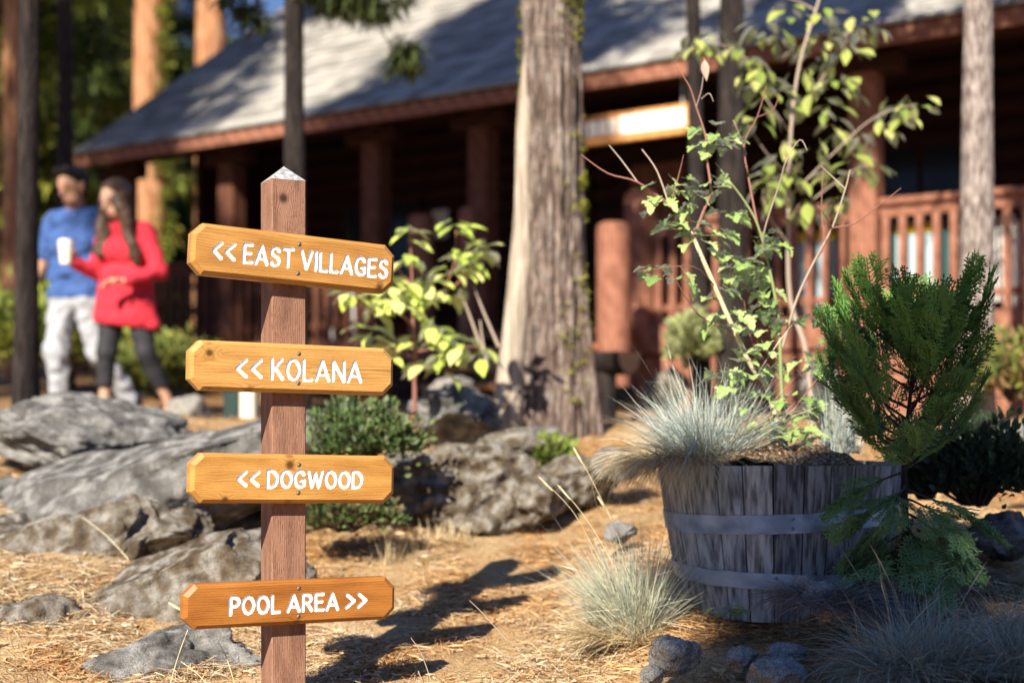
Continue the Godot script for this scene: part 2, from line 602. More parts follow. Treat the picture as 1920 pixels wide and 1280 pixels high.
	M.stain = mat(Color.WHITE, 0.7, noise_tex(0.015, 5, [[0.1, lin(0.16, 0.062, 0.038)], [0.5, lin(0.265, 0.113, 0.070)], [1.0, lin(0.37, 0.175, 0.12)]], FastNoiseLite.TYPE_SIMPLEX, 91, 256), Vector3(6, 1.2, 6), stain_b, 0.5)
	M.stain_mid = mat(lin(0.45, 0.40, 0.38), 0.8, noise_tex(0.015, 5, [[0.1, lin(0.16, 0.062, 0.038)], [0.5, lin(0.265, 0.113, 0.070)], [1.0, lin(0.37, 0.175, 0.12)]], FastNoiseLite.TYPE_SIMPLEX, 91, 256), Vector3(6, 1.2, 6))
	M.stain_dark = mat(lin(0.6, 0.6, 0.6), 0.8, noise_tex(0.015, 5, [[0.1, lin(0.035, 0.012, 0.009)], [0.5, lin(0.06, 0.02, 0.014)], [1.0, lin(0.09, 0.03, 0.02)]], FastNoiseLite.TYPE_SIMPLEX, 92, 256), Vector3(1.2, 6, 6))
	M.shingle = tinted(mat(Color.WHITE, 0.95, noise_tex(0.03, 4, [[0.2, grey.call(0.78)], [0.8, grey.call(1.0)]], FastNoiseLite.TYPE_SIMPLEX, 93, 256), Vector3(3, 3, 3)))
	M.deck = mat(lin(0.20, 0.09, 0.06), 0.85)
	M.log_cut = mat(Color.WHITE, 0.85, noise_tex(0.03, 4, [[0.2, lin(0.50, 0.30, 0.14)], [0.8, lin(0.70, 0.48, 0.26)]], FastNoiseLite.TYPE_SIMPLEX, 94, 256), Vector3(5, 5, 5))
	M.orange_wood = mat(Color.WHITE, 0.7, noise_tex(0.02, 4, [[0.2, lin(0.42, 0.17, 0.05)], [0.8, lin(0.66, 0.33, 0.11)]], FastNoiseLite.TYPE_SIMPLEX, 95, 256), Vector3(4, 1, 4))
	M.white_board = mat(lin(0.78, 0.77, 0.72), 0.6)
	M.pale_grey = mat(lin(0.66, 0.66, 0.66), 0.7)
	M.white_wood = mat(lin(0.74, 0.74, 0.72), 0.6)
	M.pale_blue = mat(lin(0.36, 0.48, 0.55), 0.5)
	M.yellow = mat(lin(0.80, 0.52, 0.02), 0.5)
	M.teal_dark = mat(lin(0.02, 0.07, 0.07), 0.5)
	M.green_box = mat(lin(0.018, 0.04, 0.035), 0.5)
	M.cream = mat(lin(0.60, 0.58, 0.48), 0.7)
	M.glass = mat(lin(0.02, 0.022, 0.025), 0.12)
	# people
	M.skin_man = mat(lin(0.40, 0.225, 0.15), 0.6)
	M.skin_woman = mat(lin(0.56, 0.34, 0.24), 0.6)
	M.hair = mat(lin(0.012, 0.010, 0.009), 0.55)
	M.hair_brown = mat(Color.WHITE, 0.5, noise_tex(0.03, 4, [[0.2, lin(0.03, 0.017, 0.011)], [0.8, lin(0.11, 0.065, 0.045)]], FastNoiseLite.TYPE_SIMPLEX, 96, 256), Vector3(20, 3, 20))
	M.lips = mat(lin(0.42, 0.13, 0.11), 0.5)
	M.eye = mat(lin(0.02, 0.015, 0.012), 0.2)
	var im := Image.create(8, 64, false, Image.FORMAT_RGB8)
	for y in 64:
		for x in 8:
			im.set_pixel(x, y, lin(0.028, 0.07, 0.22) if y % 16 < 11 else lin(0.075, 0.14, 0.34))
	M.shirt = mat(Color.WHITE, 0.85, ImageTexture.create_from_image(im), Vector3(12, 12, 12))
	M.sweater = mat(lin(0.50, 0.03, 0.05), 0.95)
	M.leggings = mat(lin(0.028, 0.028, 0.034), 0.7)
	M.sweatpants = mat(lin(0.33, 0.35, 0.39), 0.9)
	M.shoe = mat(lin(0.03, 0.035, 0.06), 0.6)
	M.cup = mat(lin(0.72, 0.68, 0.58), 0.6)
	M.lid = mat(lin(0.82, 0.82, 0.82), 0.4)


func leaf_mat(c: Color, rough: float) -> StandardMaterial3D:
	var m := mat(c, rough)
	m.backlight_enabled = true
	m.backlight = Color(0.62, 0.62, 0.62)
	return m


func _ready() -> void:
	# ---- camera: 50 mm lens held level, raised, focused on the signpost
	var cam := Camera3D.new()
	cam.name = "camera"
	add_child(cam)
	var lens := CameraAttributesPhysical.new()
	lens.frustum_focal_length = 50.0
	lens.frustum_near = 0.05
	lens.frustum_far = 900.0
	lens.frustum_focus_distance = 3.46
	lens.exposure_aperture = 1.8
	cam.attributes = lens
	cam.projection = Camera3D.PROJECTION_FRUSTUM
	cam.near = 0.05
	cam.far = 900.0
	cam.size = 0.05 * 1280.0 / 2667.0
	cam.frustum_offset = Vector2(0.0, 0.05 * 160.0 / 2667.0)
	cam.position = Vector3(0, EYE, 0)
	# ---- sky, sun, exposure
	var env := Environment.new()
	env.background_mode = Environment.BG_SKY
	var sky := Sky.new()
	var sm := ProceduralSkyMaterial.new()
	sm.sky_top_color = Color(0.32, 0.50, 0.80)
	sm.sky_horizon_color = Color(0.62, 0.74, 0.90)
	sm.sky_curve = 0.18
	sm.ground_bottom_color = Color(0.20, 0.16, 0.12)
	sm.ground_horizon_color = Color(0.30, 0.26, 0.2)
	sm.sun_angle_max = 12.0
	sky.sky_material = sm
	env.sky = sky
	env.background_energy_multiplier = 0.42
	env.tonemap_mode = Environment.TONE_MAPPER_LINEAR
	env.tonemap_exposure = 2.3
	env.sdfgi_enabled = true
	env.ssao_enabled = true
	env.ssil_enabled = true
	var we := WorldEnvironment.new()
	we.name = "environment"
	we.environment = env
	add_child(we)
	var sun := DirectionalLight3D.new()
	sun.name = "sun"
	sun.light_energy = 1.6
	sun.light_color = Color(1.0, 0.955, 0.88)
	sun.light_angular_distance = 0.5
	sun.shadow_enabled = true
	add_child(sun)
	sun.look_at_from_position(Vector3(-0.303, 0.588, 0.750) * 30.0, Vector3.ZERO)

	rng.seed = 7
	bumps = noise(0.5, 3, FastNoiseLite.TYPE_SIMPLEX_SMOOTH, 4)
	make_materials()
	build_ground()
	build_lodge()
	build_trees()
	build_rocks()
	await build_sign()
	build_barrel()
	build_maple()
	build_dogwoods()
	rng.seed = 23
	build_sapling()
	rng.seed = 41
	build_shrubs()
	build_grasses()
	build_people()
	build_small_things()


func build_ground() -> void:
	var spread := func(s: float) -> float: return signf(s) * (absf(s) * 9.0 + pow(absf(s), 5.0) * 391.0)
	var fn := func(u: float, v: float) -> Vector3:
		var x: float = spread.call(u * 2.0 - 1.0)
		var z: float = -5.0 + spread.call(v * 2.0 - 1.0)
		return Vector3(x, ground(x, z), z)
	var patch := noise(0.7, 3, FastNoiseLite.TYPE_SIMPLEX_SMOOTH, 8)
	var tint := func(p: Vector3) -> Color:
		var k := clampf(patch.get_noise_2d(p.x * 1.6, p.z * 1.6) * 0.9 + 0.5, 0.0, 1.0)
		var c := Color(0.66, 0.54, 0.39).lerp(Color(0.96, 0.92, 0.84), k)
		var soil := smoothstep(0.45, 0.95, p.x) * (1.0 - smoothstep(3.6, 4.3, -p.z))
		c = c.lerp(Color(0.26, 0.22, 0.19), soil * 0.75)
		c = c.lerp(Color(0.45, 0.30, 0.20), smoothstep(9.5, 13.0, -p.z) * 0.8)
		return c.lerp(Color(0.30, 0.34, 0.14), smoothstep(20.0, 40.0, -p.z) * 0.8)
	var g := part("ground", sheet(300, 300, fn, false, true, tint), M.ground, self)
	g.set_meta("kind", "structure")
	# straw and bark chips lying loose on it
	var b := Buf.new()
	var pts := [Vector3(-0.5, 0, 0), Vector3(-0.18, 0.03, 0.04), Vector3(0.18, 0.035, 0.05), Vector3(0.5, 0.0, 0.0)]
	for i in 3:
		var s := Vector3(0, 0, 1)
		var w0: float = [0.3, 0.5, 0.45, 0.2][i]
		var w1: float = [0.3, 0.5, 0.45, 0.2][i + 1]
		b.quad(pts[i] - s * w0, pts[i] + s * w0, pts[i + 1] + s * w1, pts[i + 1] - s * w1, Vector3.UP)
	var chip := b.mesh()
	var where := []
	var tints := []
	var cols := [lin(0.86, 0.70, 0.45), lin(0.80, 0.59, 0.32), lin(0.92, 0.80, 0.58), lin(0.66, 0.40, 0.17), lin(0.52, 0.28, 0.12), lin(0.76, 0.63, 0.44)]
	var drift := noise(1.6, 3, FastNoiseLite.TYPE_SIMPLEX, 19)
	for i in 260000:
		var d := 2.5 + 5.0 * pow(rng.randf(), 1.35)
		var x := rr(-0.40, 0.40) * d
		var heap := drift.get_noise_2d(x, d * 0.8)
		if rng.randf() > 0.5 + heap * 1.1:
			continue
		var kind := rng.randf()
		var l := rr(0.05, 0.13)
		var w := rr(0.0011, 0.0021)
		if kind > 0.88:
			l = rr(0.012, 0.042)
			w = rr(0.004, 0.013)
		elif kind > 0.62:
			l = rr(0.02, 0.06)
			w = rr(0.0018, 0.0042)
		var t := Basis(Vector3.UP, rr(0, TAU)) * Basis(Vector3.RIGHT, rr(-0.6, 0.6)) * Basis(Vector3.BACK, pick(0.0, 0.17))
		t = t * Basis.from_scale(Vector3(l, l * rr(-2.5, 3.0), w))
		where.append(Transform3D(t, on_ground(x, -d) + Vector3(0, rr(0.002, 0.012) + maxf(heap, 0.0) * 0.012, 0)))
		var c: Color = cols[rng.randi() % cols.size()].srgb_to_linear()
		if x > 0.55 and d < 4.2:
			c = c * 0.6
		var warm := clampf(drift.get_noise_2d(x * 0.7 + 40.0, d * 0.6) * 1.6 + 0.35 + smoothstep(0.1, 0.7, x) * 0.4 + smoothstep(4.2, 5.2, d) * 0.35, 0.0, 1.0)
		c = c * Color(1, 1, 1).lerp(Color(0.94, 0.75, 0.55), warm)
		tints.append(c * rr(0.48, 1.05))
	var o := many("straw_litter", chip, M.litter, self, where, tints)
	o.set_meta("kind", "stuff")
	tag(o, "orange and tan pine straw and bark chips strewn over the ground", "litter")
	o.set_meta("kind", "stuff")


# ---------------------------------------------------------------- the signpost

const GLYPHS := {
	"A": [0.66, [[[0.0, 0.0], [0.33, 1.0], [0.66, 0.0]], [[0.12, 0.30], [0.54, 0.30]]]],
	"D": [0.56, [[[0.0, 0.0], [0.0, 1.0], [0.22, 1.0], [0.42, 0.9], [0.54, 0.68], [0.56, 0.5]], [[0.56, 0.5], [0.54, 0.32], [0.42, 0.1], [0.22, 0.0], [0.0, 0.0]]]],
	"E": [0.46, [[[0.46, 1.0], [0.0, 1.0], [0.0, 0.0], [0.46, 0.0]], [[0.0, 0.52], [0.38, 0.52]]]],
	"G": [0.58, [[[0.54, 0.80], [0.44, 0.96], [0.28, 1.0], [0.12, 0.90], [0.02, 0.68], [0.0, 0.5]], [[0.0, 0.5], [0.02, 0.30], [0.12, 0.10], [0.28, 0.0], [0.44, 0.03], [0.56, 0.14], [0.57, 0.42], [0.34, 0.42]]]],
	"I": [0.04, [[[0.02, 0.0], [0.02, 1.0]]]],
	"K": [0.54, [[[0.0, 0.0], [0.0, 1.0]], [[0.50, 1.0], [0.03, 0.44]], [[0.16, 0.58], [0.54, 0.0]]]],
	"L": [0.42, [[[0.0, 1.0], [0.0, 0.0], [0.42, 0.0]]]],
	"N": [0.58, [[[0.0, 0.0], [0.0, 1.0], [0.58, 0.0], [0.58, 1.0]]]],
	"O": [0.62, [[[0.31, 1.0], [0.14, 0.92], [0.03, 0.70], [0.0, 0.5], [0.03, 0.30], [0.14, 0.08], [0.31, 0.0]], [[0.31, 0.0], [0.48, 0.08], [0.59, 0.30], [0.62, 0.5], [0.59, 0.70], [0.48, 0.92], [0.31, 1.0]]]],
	"P": [0.48, [[[0.0, 0.0], [0.0, 1.0], [0.26, 1.0], [0.42, 0.92], [0.48, 0.75]], [[0.48, 0.75], [0.43, 0.57], [0.27, 0.47], [0.02, 0.45]]]],
	"R": [0.52, [[[0.0, 0.0], [0.0, 1.0], [0.26, 1.0], [0.42, 0.92], [0.48, 0.75]], [[0.48, 0.75], [0.43, 0.60], [0.27, 0.50], [0.02, 0.48]], [[0.24, 0.48], [0.52, 0.0]]]],
	"S": [0.50, [[[0.47, 0.82], [0.38, 0.96], [0.24, 1.0], [0.09, 0.93], [0.03, 0.76], [0.10, 0.60], [0.25, 0.52], [0.41, 0.43], [0.48, 0.27], [0.42, 0.08], [0.25, 0.0], [0.09, 0.05], [0.0, 0.2]]]],
	"T": [0.56, [[[0.0, 1.0], [0.56, 1.0]], [[0.28, 1.0], [0.28, 0.0]]]],
	"V": [0.62, [[[0.0, 1.0], [0.31, 0.0], [0.62, 1.0]]]],
	"W": [0.86, [[[0.0, 1.0], [0.22, 0.0], [0.43, 0.9], [0.64, 0.0], [0.86, 1.0]]]],
	"<": [0.50, [[[0.46, 0.94], [0.0, 0.48], [0.46, 0.04]]]],
	">": [0.50, [[[0.04, 0.94], [0.50, 0.48], [0.04, 0.04]]]],
}


func board_shape(x0: float, x1: float, hh: float, thick: float, cut: float, ch: float) -> ArrayMesh:
	var ring := func(inset: float) -> Array:
		var a := x0 + inset
		var b := x1 - inset
		var h := hh - inset
		var k := cut - inset * 0.42
		return [Vector2(a + k, -h), Vector2(b - k, -h), Vector2(b, -h + k), Vector2(b, h - k), Vector2(b - k, h), Vector2(a + k, h), Vector2(a, h - k), Vector2(a, -h + k)]
	var outer: Array = ring.call(0.0)
	var inner: Array = ring.call(ch)
	var b := Buf.new()
	var lift := func(p: Vector2, z: float) -> Vector3: return Vector3(p.x, p.y, z)
	for i in 8:
		var j := (i + 1) % 8
		var e: Vector2 = outer[j] - outer[i]
		var nn := Vector3(e.y, -e.x, 0).normalized()
		b.quad(lift.call(outer[i], 0.0), lift.call(outer[j], 0.0), lift.call(outer[j], thick - ch), lift.call(outer[i], thick - ch), nn)
		b.quad(lift.call(outer[i], thick - ch), lift.call(outer[j], thick - ch), lift.call(inner[j], thick), lift.call(inner[i], thick), (nn + Vector3.BACK).normalized())
		if i > 0 and i < 7:
			b.tri(lift.call(inner[0], thick), lift.call(inner[i], thick), lift.call(inner[j], thick), Vector3.BACK, Vector3.BACK, Vector3.BACK)
			b.tri(lift.call(outer[0], 0.0), lift.call(outer[i], 0.0), lift.call(outer[j], 0.0), Vector3.FORWARD, Vector3.FORWARD, Vector3.FORWARD)
	return b.mesh()


func build_sign() -> void:
	var base_y := ground(-0.573, -3.56)
	var root := thing("signpost", "square reddish wooden signpost carrying four routed direction boards, at the front", "signpost", Vector3(-0.573, base_y, -3.56), deg_to_rad(27.7))
	var top := EYE + 0.612 - base_y
	# post: four sides with a small arris between them
	var b := Buf.new()
	var h := 0.0445
	var a := 0.003
	var sides := [[Vector3(-1, 0, 1), Vector3(1, 0, 1), Vector3.BACK], [Vector3(-1, 0, -1), Vector3(-1, 0, 1), Vector3.LEFT], [Vector3(1, 0, 1), Vector3(1, 0, -1), Vector3.RIGHT], [Vector3(1, 0, -1), Vector3(-1, 0, -1), Vector3.FORWARD]]
	var low := -0.18
	for i in 4:
		var s: Array = sides[i]
		var along: Vector3 = (s[1] - s[0]).normalized()
		var p0: Vector3 = s[0] * h + along * a
		var p1: Vector3 = s[1] * h - along * a
		var u0 := 0.25 * i
		var u1 := 0.25 * i + 0.25
		b.quad(p0 + Vector3.UP * low, p1 + Vector3.UP * low, p1 + Vector3.UP * top, p0 + Vector3.UP * top, s[2], Vector2(u0, 1), Vector2(u1, 1), Vector2(u1, 0.0), Vector2(u0, 0.0))
		for q in sides:
			if q[0].is_equal_approx(s[1]):
				var al2: Vector3 = (q[1] - q[0]).normalized()
				var p2: Vector3 = q[0] * h + al2 * a
				b.quad(p1 + Vector3.UP * low, p2 + Vector3.UP * low, p2 + Vector3.UP * top, p1 + Vector3.UP * top, (s[2] + q[2]).normalized(), Vector2(u1 - 0.01, 1), Vector2(u1, 1), Vector2(u1, 0), Vector2(u1 - 0.01, 0))
	part("post", b.mesh(), M.post, root)
	b = Buf.new()
	var apex := Vector3(0.002, top + 0.040, -0.002)
	for s in sides:
		var p0: Vector3 = s[0] * 0.0445 + Vector3.UP * (top + rr(-0.001, 0.003))
		var p1: Vector3 = s[1] * 0.0445 + Vector3.UP * top
		p0.y = top
		var mid := (p0 + p1) * 0.5
		var nn := (p1 - p0).cross(apex - p0).normalized()
		if nn.y < 0.0:
			nn = -nn
		b.tri(p0, p1, apex, nn, nn, nn)
	part("post_top", b.mesh(), M.post_top, root)

	# text, middle height, half height, left end, right end, text from, text to, letter height, letter middle, roll, screw half gap
	var rows := [
		["<< EAST VILLAGES", 0.412, 0.0615, -0.262, 0.260, -0.214, 0.242, 0.052, 0.0, 0.052, 0.036],
		["<< KOLANA", 0.143, 0.0600, -0.266, 0.258, -0.156, 0.170, 0.057, -0.003, 0.016, 0.036],
		["<< DOGWOOD", -0.128, 0.0600, -0.264, 0.260, -0.153, 0.172, 0.048, 0.000, 0.026, 0.0345],
		["POOL AREA >>", -0.431, 0.0540, -0.280, 0.262, -0.172, 0.184, 0.048, -0.001, 0.013, 0.0345],
	]
	var labels := ["top board with routed white letters, tilted down to the right", "second board, cracked at its right end", "third board with straight level grain", "lowest board in darker orange, arrows pointing right"]
	var made := []
	for i in 4:
		var r: Array = rows[i]
		var place := Transform3D(Basis(Vector3.BACK, -r[9]), Vector3(0.008, EYE + r[1] - base_y, 0.0447))
		var csg := CSGCombiner3D.new()
		csg.name = "routed_board"
		root.add_child(csg, true)
		csg.transform = place
		var thick := 0.038
		var base := CSGMesh3D.new()
		base.mesh = board_shape(r[3], r[4], r[2], thick, 0.026, 0.0095)
		base.material = M.boards[i]
		base.name = "blank"
		csg.add_child(base)
		var deep := 0.0042
		var total := 0.0
		var gap := 0.24
		for ch in r[0]:
			total += (0.30 if ch == " " else GLYPHS[ch][0] + gap)
		total -= gap
		var sx: float = (r[6] - r[5] - 0.008) / total
		var sy: float = r[7] - 0.009
		var x: float = r[5] + 0.004
		var letters := []
		var wd := 0.0047
		for k in r[0].length():
			var ch: String = r[0][k]
			if ch == " ":
				x += 0.30 * sx
				continue
			var small := 0.92 if ch == "<" or ch == ">" else 1.0
			var lb := Buf.new()
			var lift := 0.0
			for line in GLYPHS[ch][1]:
				var pl := PackedVector2Array()
				for q in line:
					var qy: float = (q[1] - 0.5) * sy * small + r[8] + rr(-0.0005, 0.0005)
					pl.append(Vector2(x + q[0] * sx + rr(-0.0004, 0.0004), qy) * 1000.0)
				var polys := Geometry2D.offset_polyline(pl, wd * 1000.0, Geometry2D.JOIN_ROUND, Geometry2D.END_ROUND)
				for pg in polys:
					var cut := PackedVector2Array()
					for q in pg:
						if cut.is_empty() or cut[cut.size() - 1].distance_to(q * 0.001) > 0.0004:
							cut.append(q * 0.001)
					var cp := CSGPolygon3D.new()
					cp.polygon = cut
					cp.depth = deep + 0.004
					cp.operation = CSGShape3D.OPERATION_SUBTRACTION
					cp.material = M.paint
					cp.position.z = thick + 0.004
					cp.name = "groove"
					csg.add_child(cp, true)
					lift += 0.00012
					var ix := Geometry2D.triangulate_polygon(cut)
					for e in range(0, ix.size(), 3):
						var z := thick - deep + 0.0002 + lift
						lb.tri(Vector3(cut[ix[e]].x, cut[ix[e]].y, z), Vector3(cut[ix[e + 1]].x, cut[ix[e + 1]].y, z), Vector3(cut[ix[e + 2]].x, cut[ix[e + 2]].y, z), Vector3.BACK, Vector3.BACK, Vector3.BACK)
			letters.append(["letter" if ch != "<" and ch != ">" else "arrow", lb.mesh()])
			x += (GLYPHS[ch][0] + gap) * sx
		for s in [-1.0, 1.0]:
			var hole := CSGCylinder3D.new()
			hole.radius = 0.0054
			hole.height = 0.006
			hole.sides = 20
			hole.operation = CSGShape3D.OPERATION_SUBTRACTION
			hole.material = M.crack
			hole.rotation.x = PI / 2
			hole.position = Vector3(0.004, s * r[10], thick)
			hole.name = "screw_hole"
			csg.add_child(hole, true)
		if i == 1:
			var split := CSGPolygon3D.new()
			split.polygon = PackedVector2Array([Vector2(0.02, -0.0128), Vector2(0.06, -0.0100), Vector2(0.10, -0.0040), Vector2(0.14, 0.0010), Vector2(0.19, 0.0020), Vector2(0.23, 0.0030), Vector2(0.27, 0.0038), Vector2(0.27, 0.0050), Vector2(0.23, 0.0041), Vector2(0.19, 0.0029), Vector2(0.14, 0.0018), Vector2(0.10, -0.0034)])
			split.depth = 0.03
			split.operation = CSGShape3D.OPERATION_SUBTRACTION
			split.material = M.crack
			split.position.z = thick + 0.012
			split.name = "split"
			csg.add_child(split)
		made.append([csg, place, letters, r, thick])
	await get_tree().process_frame
	await get_tree().process_frame
	for i in 4:
		var e: Array = made[i]
		var shape: ArrayMesh = e[0].bake_static_mesh()
		root.remove_child(e[0])
		e[0].free()
		var bd := MeshInstance3D.new()
		bd.mesh = shape
		bd.name = "sign_board"
		bd.transform = e[1]
		root.add_child(bd, true)
		bd.set_meta("label", labels[i])
		for l in e[2]:
			part(l[0], l[1], M.paint, bd)
		for s in [-1.0, 1.0]:
			var sb := Buf.new()
			var c := Vector3(0.004, s * e[3][10], e[4] - 0.0028)
			sb.tube([c, c + Vector3(0, 0, 0.0018)], [0.0046, 0.0046], 14)
			sb.tube([c + Vector3(0, 0, 0.0018), c + Vector3(0, 0, 0.0024)], [0.0046, 0.0026], 14, false)
			part("screw", sb.mesh(), M.steel, bd)
			var db := Buf.new()
			db.box(c + Vector3(0, 0, 0.0025), Vector3(0.004, 0.0011, 0.0008), Basis(Vector3.BACK, 0.4 + s))
			db.box(c + Vector3(0, 0, 0.00255), Vector3(0.0011, 0.004, 0.0008), Basis(Vector3.BACK, 0.4 + s))
			part("screw_slot", db.mesh(), M.crack, bd)


# ---------------------------------------------------------------- the lodge; its own x runs along the porch to the right, z towards the camera

func bx(called: String, parent: Node3D, m: Material, centre: Vector3, size: Vector3, bevel := 0.006, turn := Basis.IDENTITY) -> MeshInstance3D:
	var b := Buf.new()
	b.box(Vector3.ZERO, size, Basis.IDENTITY, bevel)
	return part(called, b.mesh(), m, parent, Transform3D(turn, centre))


func round_post(h: float, r: float) -> ArrayMesh:
	var b := Buf.new()
	b.tube([Vector3(0, 0, 0), Vector3(0, h - 0.05, 0), Vector3(0, h - 0.018, 0), Vector3(0, h, 0)], [r, r, r * 0.93, r * 0.7], 18)
	return b.mesh()


func railing(root: Node3D, x0: float, x1: float, m: Material) -> void:
	var l := x1 - x0
	var rail := bx("railing", root, m, Vector3((x0 + x1) / 2, 1.745, 0), Vector3(l, 0.06, 0.15), 0.012)
	bx("lower_board", rail, m, Vector3(0, -0.075, 0), Vector3(l, 0.085, 0.07))
	bx("bottom_rail", rail, m, Vector3(0, -0.735, 0), Vector3(l, 0.055, 0.06))
	var b := Buf.new()
	b.box(Vector3.ZERO, Vector3(0.052, 0.745, 0.05), Basis.IDENTITY, 0.005)
	var shape := b.mesh()
	var n := int(l / 0.126)
	for i in n:
		part("baluster", shape, m, rail, Transform3D(Basis.IDENTITY, Vector3(-l / 2 + 0.063 + (l - 0.126) * i / maxf(n - 1, 1), -0.492, 0.062)))


func build_lodge() -> void:
	var root := thing("lodge", "dark reddish timber lodge with a grey shingled roof and a railed porch", "lodge", Vector3(3.05, EYE, -11.0), deg_to_rad(-33.5))
	var deck := 0.87
	var xl := -9.0
	var xr := 6.0
	# porch floor and its face boards
	bx("porch_floor", root, M.deck, Vector3((xl + xr) / 2, deck - 0.03, -1.05), Vector3(xr - xl, 0.06, 2.3))
	var seg := [[xl, -4.0], [-2.35, xr]]
	for s in seg:
		bx("face_board", root, M.stain, Vector3((s[0] + s[1]) / 2, deck - 0.15, 0.085), Vector3(s[1] - s[0], 0.2, 0.045))
		var k := 0
		var y := deck - 0.27
		while y > -0.4:
			y -= 0.19
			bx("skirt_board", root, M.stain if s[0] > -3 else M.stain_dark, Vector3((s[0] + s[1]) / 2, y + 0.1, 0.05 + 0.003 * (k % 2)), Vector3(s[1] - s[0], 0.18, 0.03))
			k += 1
	# back wall of horizontal logs with a doorway and windows, and a short end screen
	for i in 14:
		var y := deck + 0.11 + i * 0.21
		var b := Buf.new()
		b.tube([Vector3(xl + 0.05, y, -2.25 + 0.004 * (i % 2)), Vector3(xr, y, -2.25 + 0.004 * (i % 2))], [0.115, 0.115], 10)
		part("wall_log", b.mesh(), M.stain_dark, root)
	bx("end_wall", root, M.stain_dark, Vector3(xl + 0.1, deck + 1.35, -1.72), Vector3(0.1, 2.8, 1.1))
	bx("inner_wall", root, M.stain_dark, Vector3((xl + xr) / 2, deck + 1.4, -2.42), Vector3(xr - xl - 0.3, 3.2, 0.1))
	for w in [[-6.9, 1.15, 0.55], [-0.55, 1.1, 0.5], [-4.55, 1.0, 0.8]]:
		var f := bx("window", root, M.stain_dark, Vector3(w[0], deck + 1.25, -2.13), Vector3(w[1], 1.05, 0.06))
		for k in [-1, 1]:
			bx("pane", f, M.glass, Vector3(k * w[1] * 0.235, 0, 0.034), Vector3(w[1] * 0.42, 0.9, 0.01), 0.0)
	var door := bx("door", root, M.stain_dark, Vector3(-3.25, deck + 1.02, -2.13), Vector3(0.95, 2.04, 0.07))
	bx("door_panel", door, M.stain, Vector3(0, 0.45, 0.04), Vector3(0.62, 0.7, 0.015))
	bx("door_panel", door, M.stain, Vector3(0, -0.5, 0.04), Vector3(0.62, 0.7, 0.015))
	bx("notice", root, M.pale_grey, Vector3(-6.02, deck + 1.42, -2.10), Vector3(0.22, 0.32, 0.02))
	bx("notice", root, M.pale_grey, Vector3(0.52, deck + 1.72, -2.10), Vector3(0.2, 0.3, 0.02))
	# posts, beam, log newels
	for p in [-8.85, -7.2, -5.25, -3.98, -0.317, 2.4, 5.0]:
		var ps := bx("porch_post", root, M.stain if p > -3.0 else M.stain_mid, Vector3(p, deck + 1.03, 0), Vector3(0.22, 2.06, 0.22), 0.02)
		bx("bracket", ps, M.stain_dark, Vector3(0, 0.93, 0.02), Vector3(0.62, 0.16, 0.19), 0.02)
	bx("beam", root, M.stain_dark, Vector3((xl + xr) / 2, deck + 2.17, 0), Vector3(xr - xl, 0.22, 0.24), 0.01)
	for q in [[-4.69, 0.0, 1.15, 0.13, 0.87], [-4.10, 0.0, 1.17, 0.13, 0.87], [-2.32, 0.0, 1.26, 0.145, 0.77], [-2.03, 1.0, 1.30, 0.135, 0.32]]:
		part("log_newel", round_post(q[2], q[3]), M.stain, root, Transform3D(Basis.IDENTITY, Vector3(q[0], q[4], q[1])))
	for i in 4:
		bx("step", root, M.orange_wood, Vector3(-3.2, deck - 0.17 * i - 0.19, 0.25 + 0.27 * i), Vector3(1.6, 0.05, 0.3))
	bx("stringer", root, M.stain, Vector3(-2.34, deck - 0.42, 0.62), Vector3(0.06, 0.2, 1.3), 0.0, Basis(Vector3.RIGHT, 0.56))
	railing(root, -2.18, -0.43, M.stain)
	railing(root, -0.20, 2.28, M.stain)
	railing(root, 2.52, 4.88, M.stain)
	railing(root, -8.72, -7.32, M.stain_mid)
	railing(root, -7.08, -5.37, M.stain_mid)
	# roof: boards under shingles, rafter ends, fascia
	var pitch := 0.72
	var slope := atan(pitch)
	var run := 7.0
	var eave := Vector3((xl + xr) / 2, 3.0, 0.5)
	var lenr := run / cos(slope)
	var turn := Basis(Vector3.RIGHT, slope)
	var back := turn * Vector3.FORWARD
	var up := turn * Vector3.UP
	var roof := bx("roof", root, M.stain_dark, eave + back * lenr / 2 - up * 0.03, Vector3(xr - xl + 0.1, 0.05, lenr), 0.0, turn)
	var far_turn := Basis(Vector3.UP, PI) * Basis(Vector3.RIGHT, slope)
	bx("far_slope", root, M.stain_dark, Vector3(eave.x, 3.0 + run * pitch - 2.2, 0.5 - run - 3.05), Vector3(xr - xl + 0.1, 0.05, 7.5), 0.0, far_turn)
	bx("fascia", root, M.stain, eave + Vector3(0, -0.10, 0.016), Vector3(xr - xl + 0.1, 0.13, 0.03))
	bx("verge_board", root, M.stain, eave + back * lenr / 2 + Vector3(-(xr - xl) / 2 - 0.07, -0.09, 0), Vector3(0.035, 0.16, lenr), 0.0, turn)
	var rf := Buf.new()
	rf.box(Vector3.ZERO, Vector3(0.075, 0.1, 1.0))
	var rshape := rf.mesh()
	for i in 26:
		part("rafter_end", rshape, M.stain, root, Transform3D(turn, Vector3(xl + 0.1 + i * 0.59, 2.93 + 0.30, 0.5 - 0.46)))
	var sb := Buf.new()
	sb.box(Vector3(0, 0, 0), Vector3(1, 1, 1))
	var sshape := sb.mesh()
	var where := []
	var tints := []
	var e := 0.19
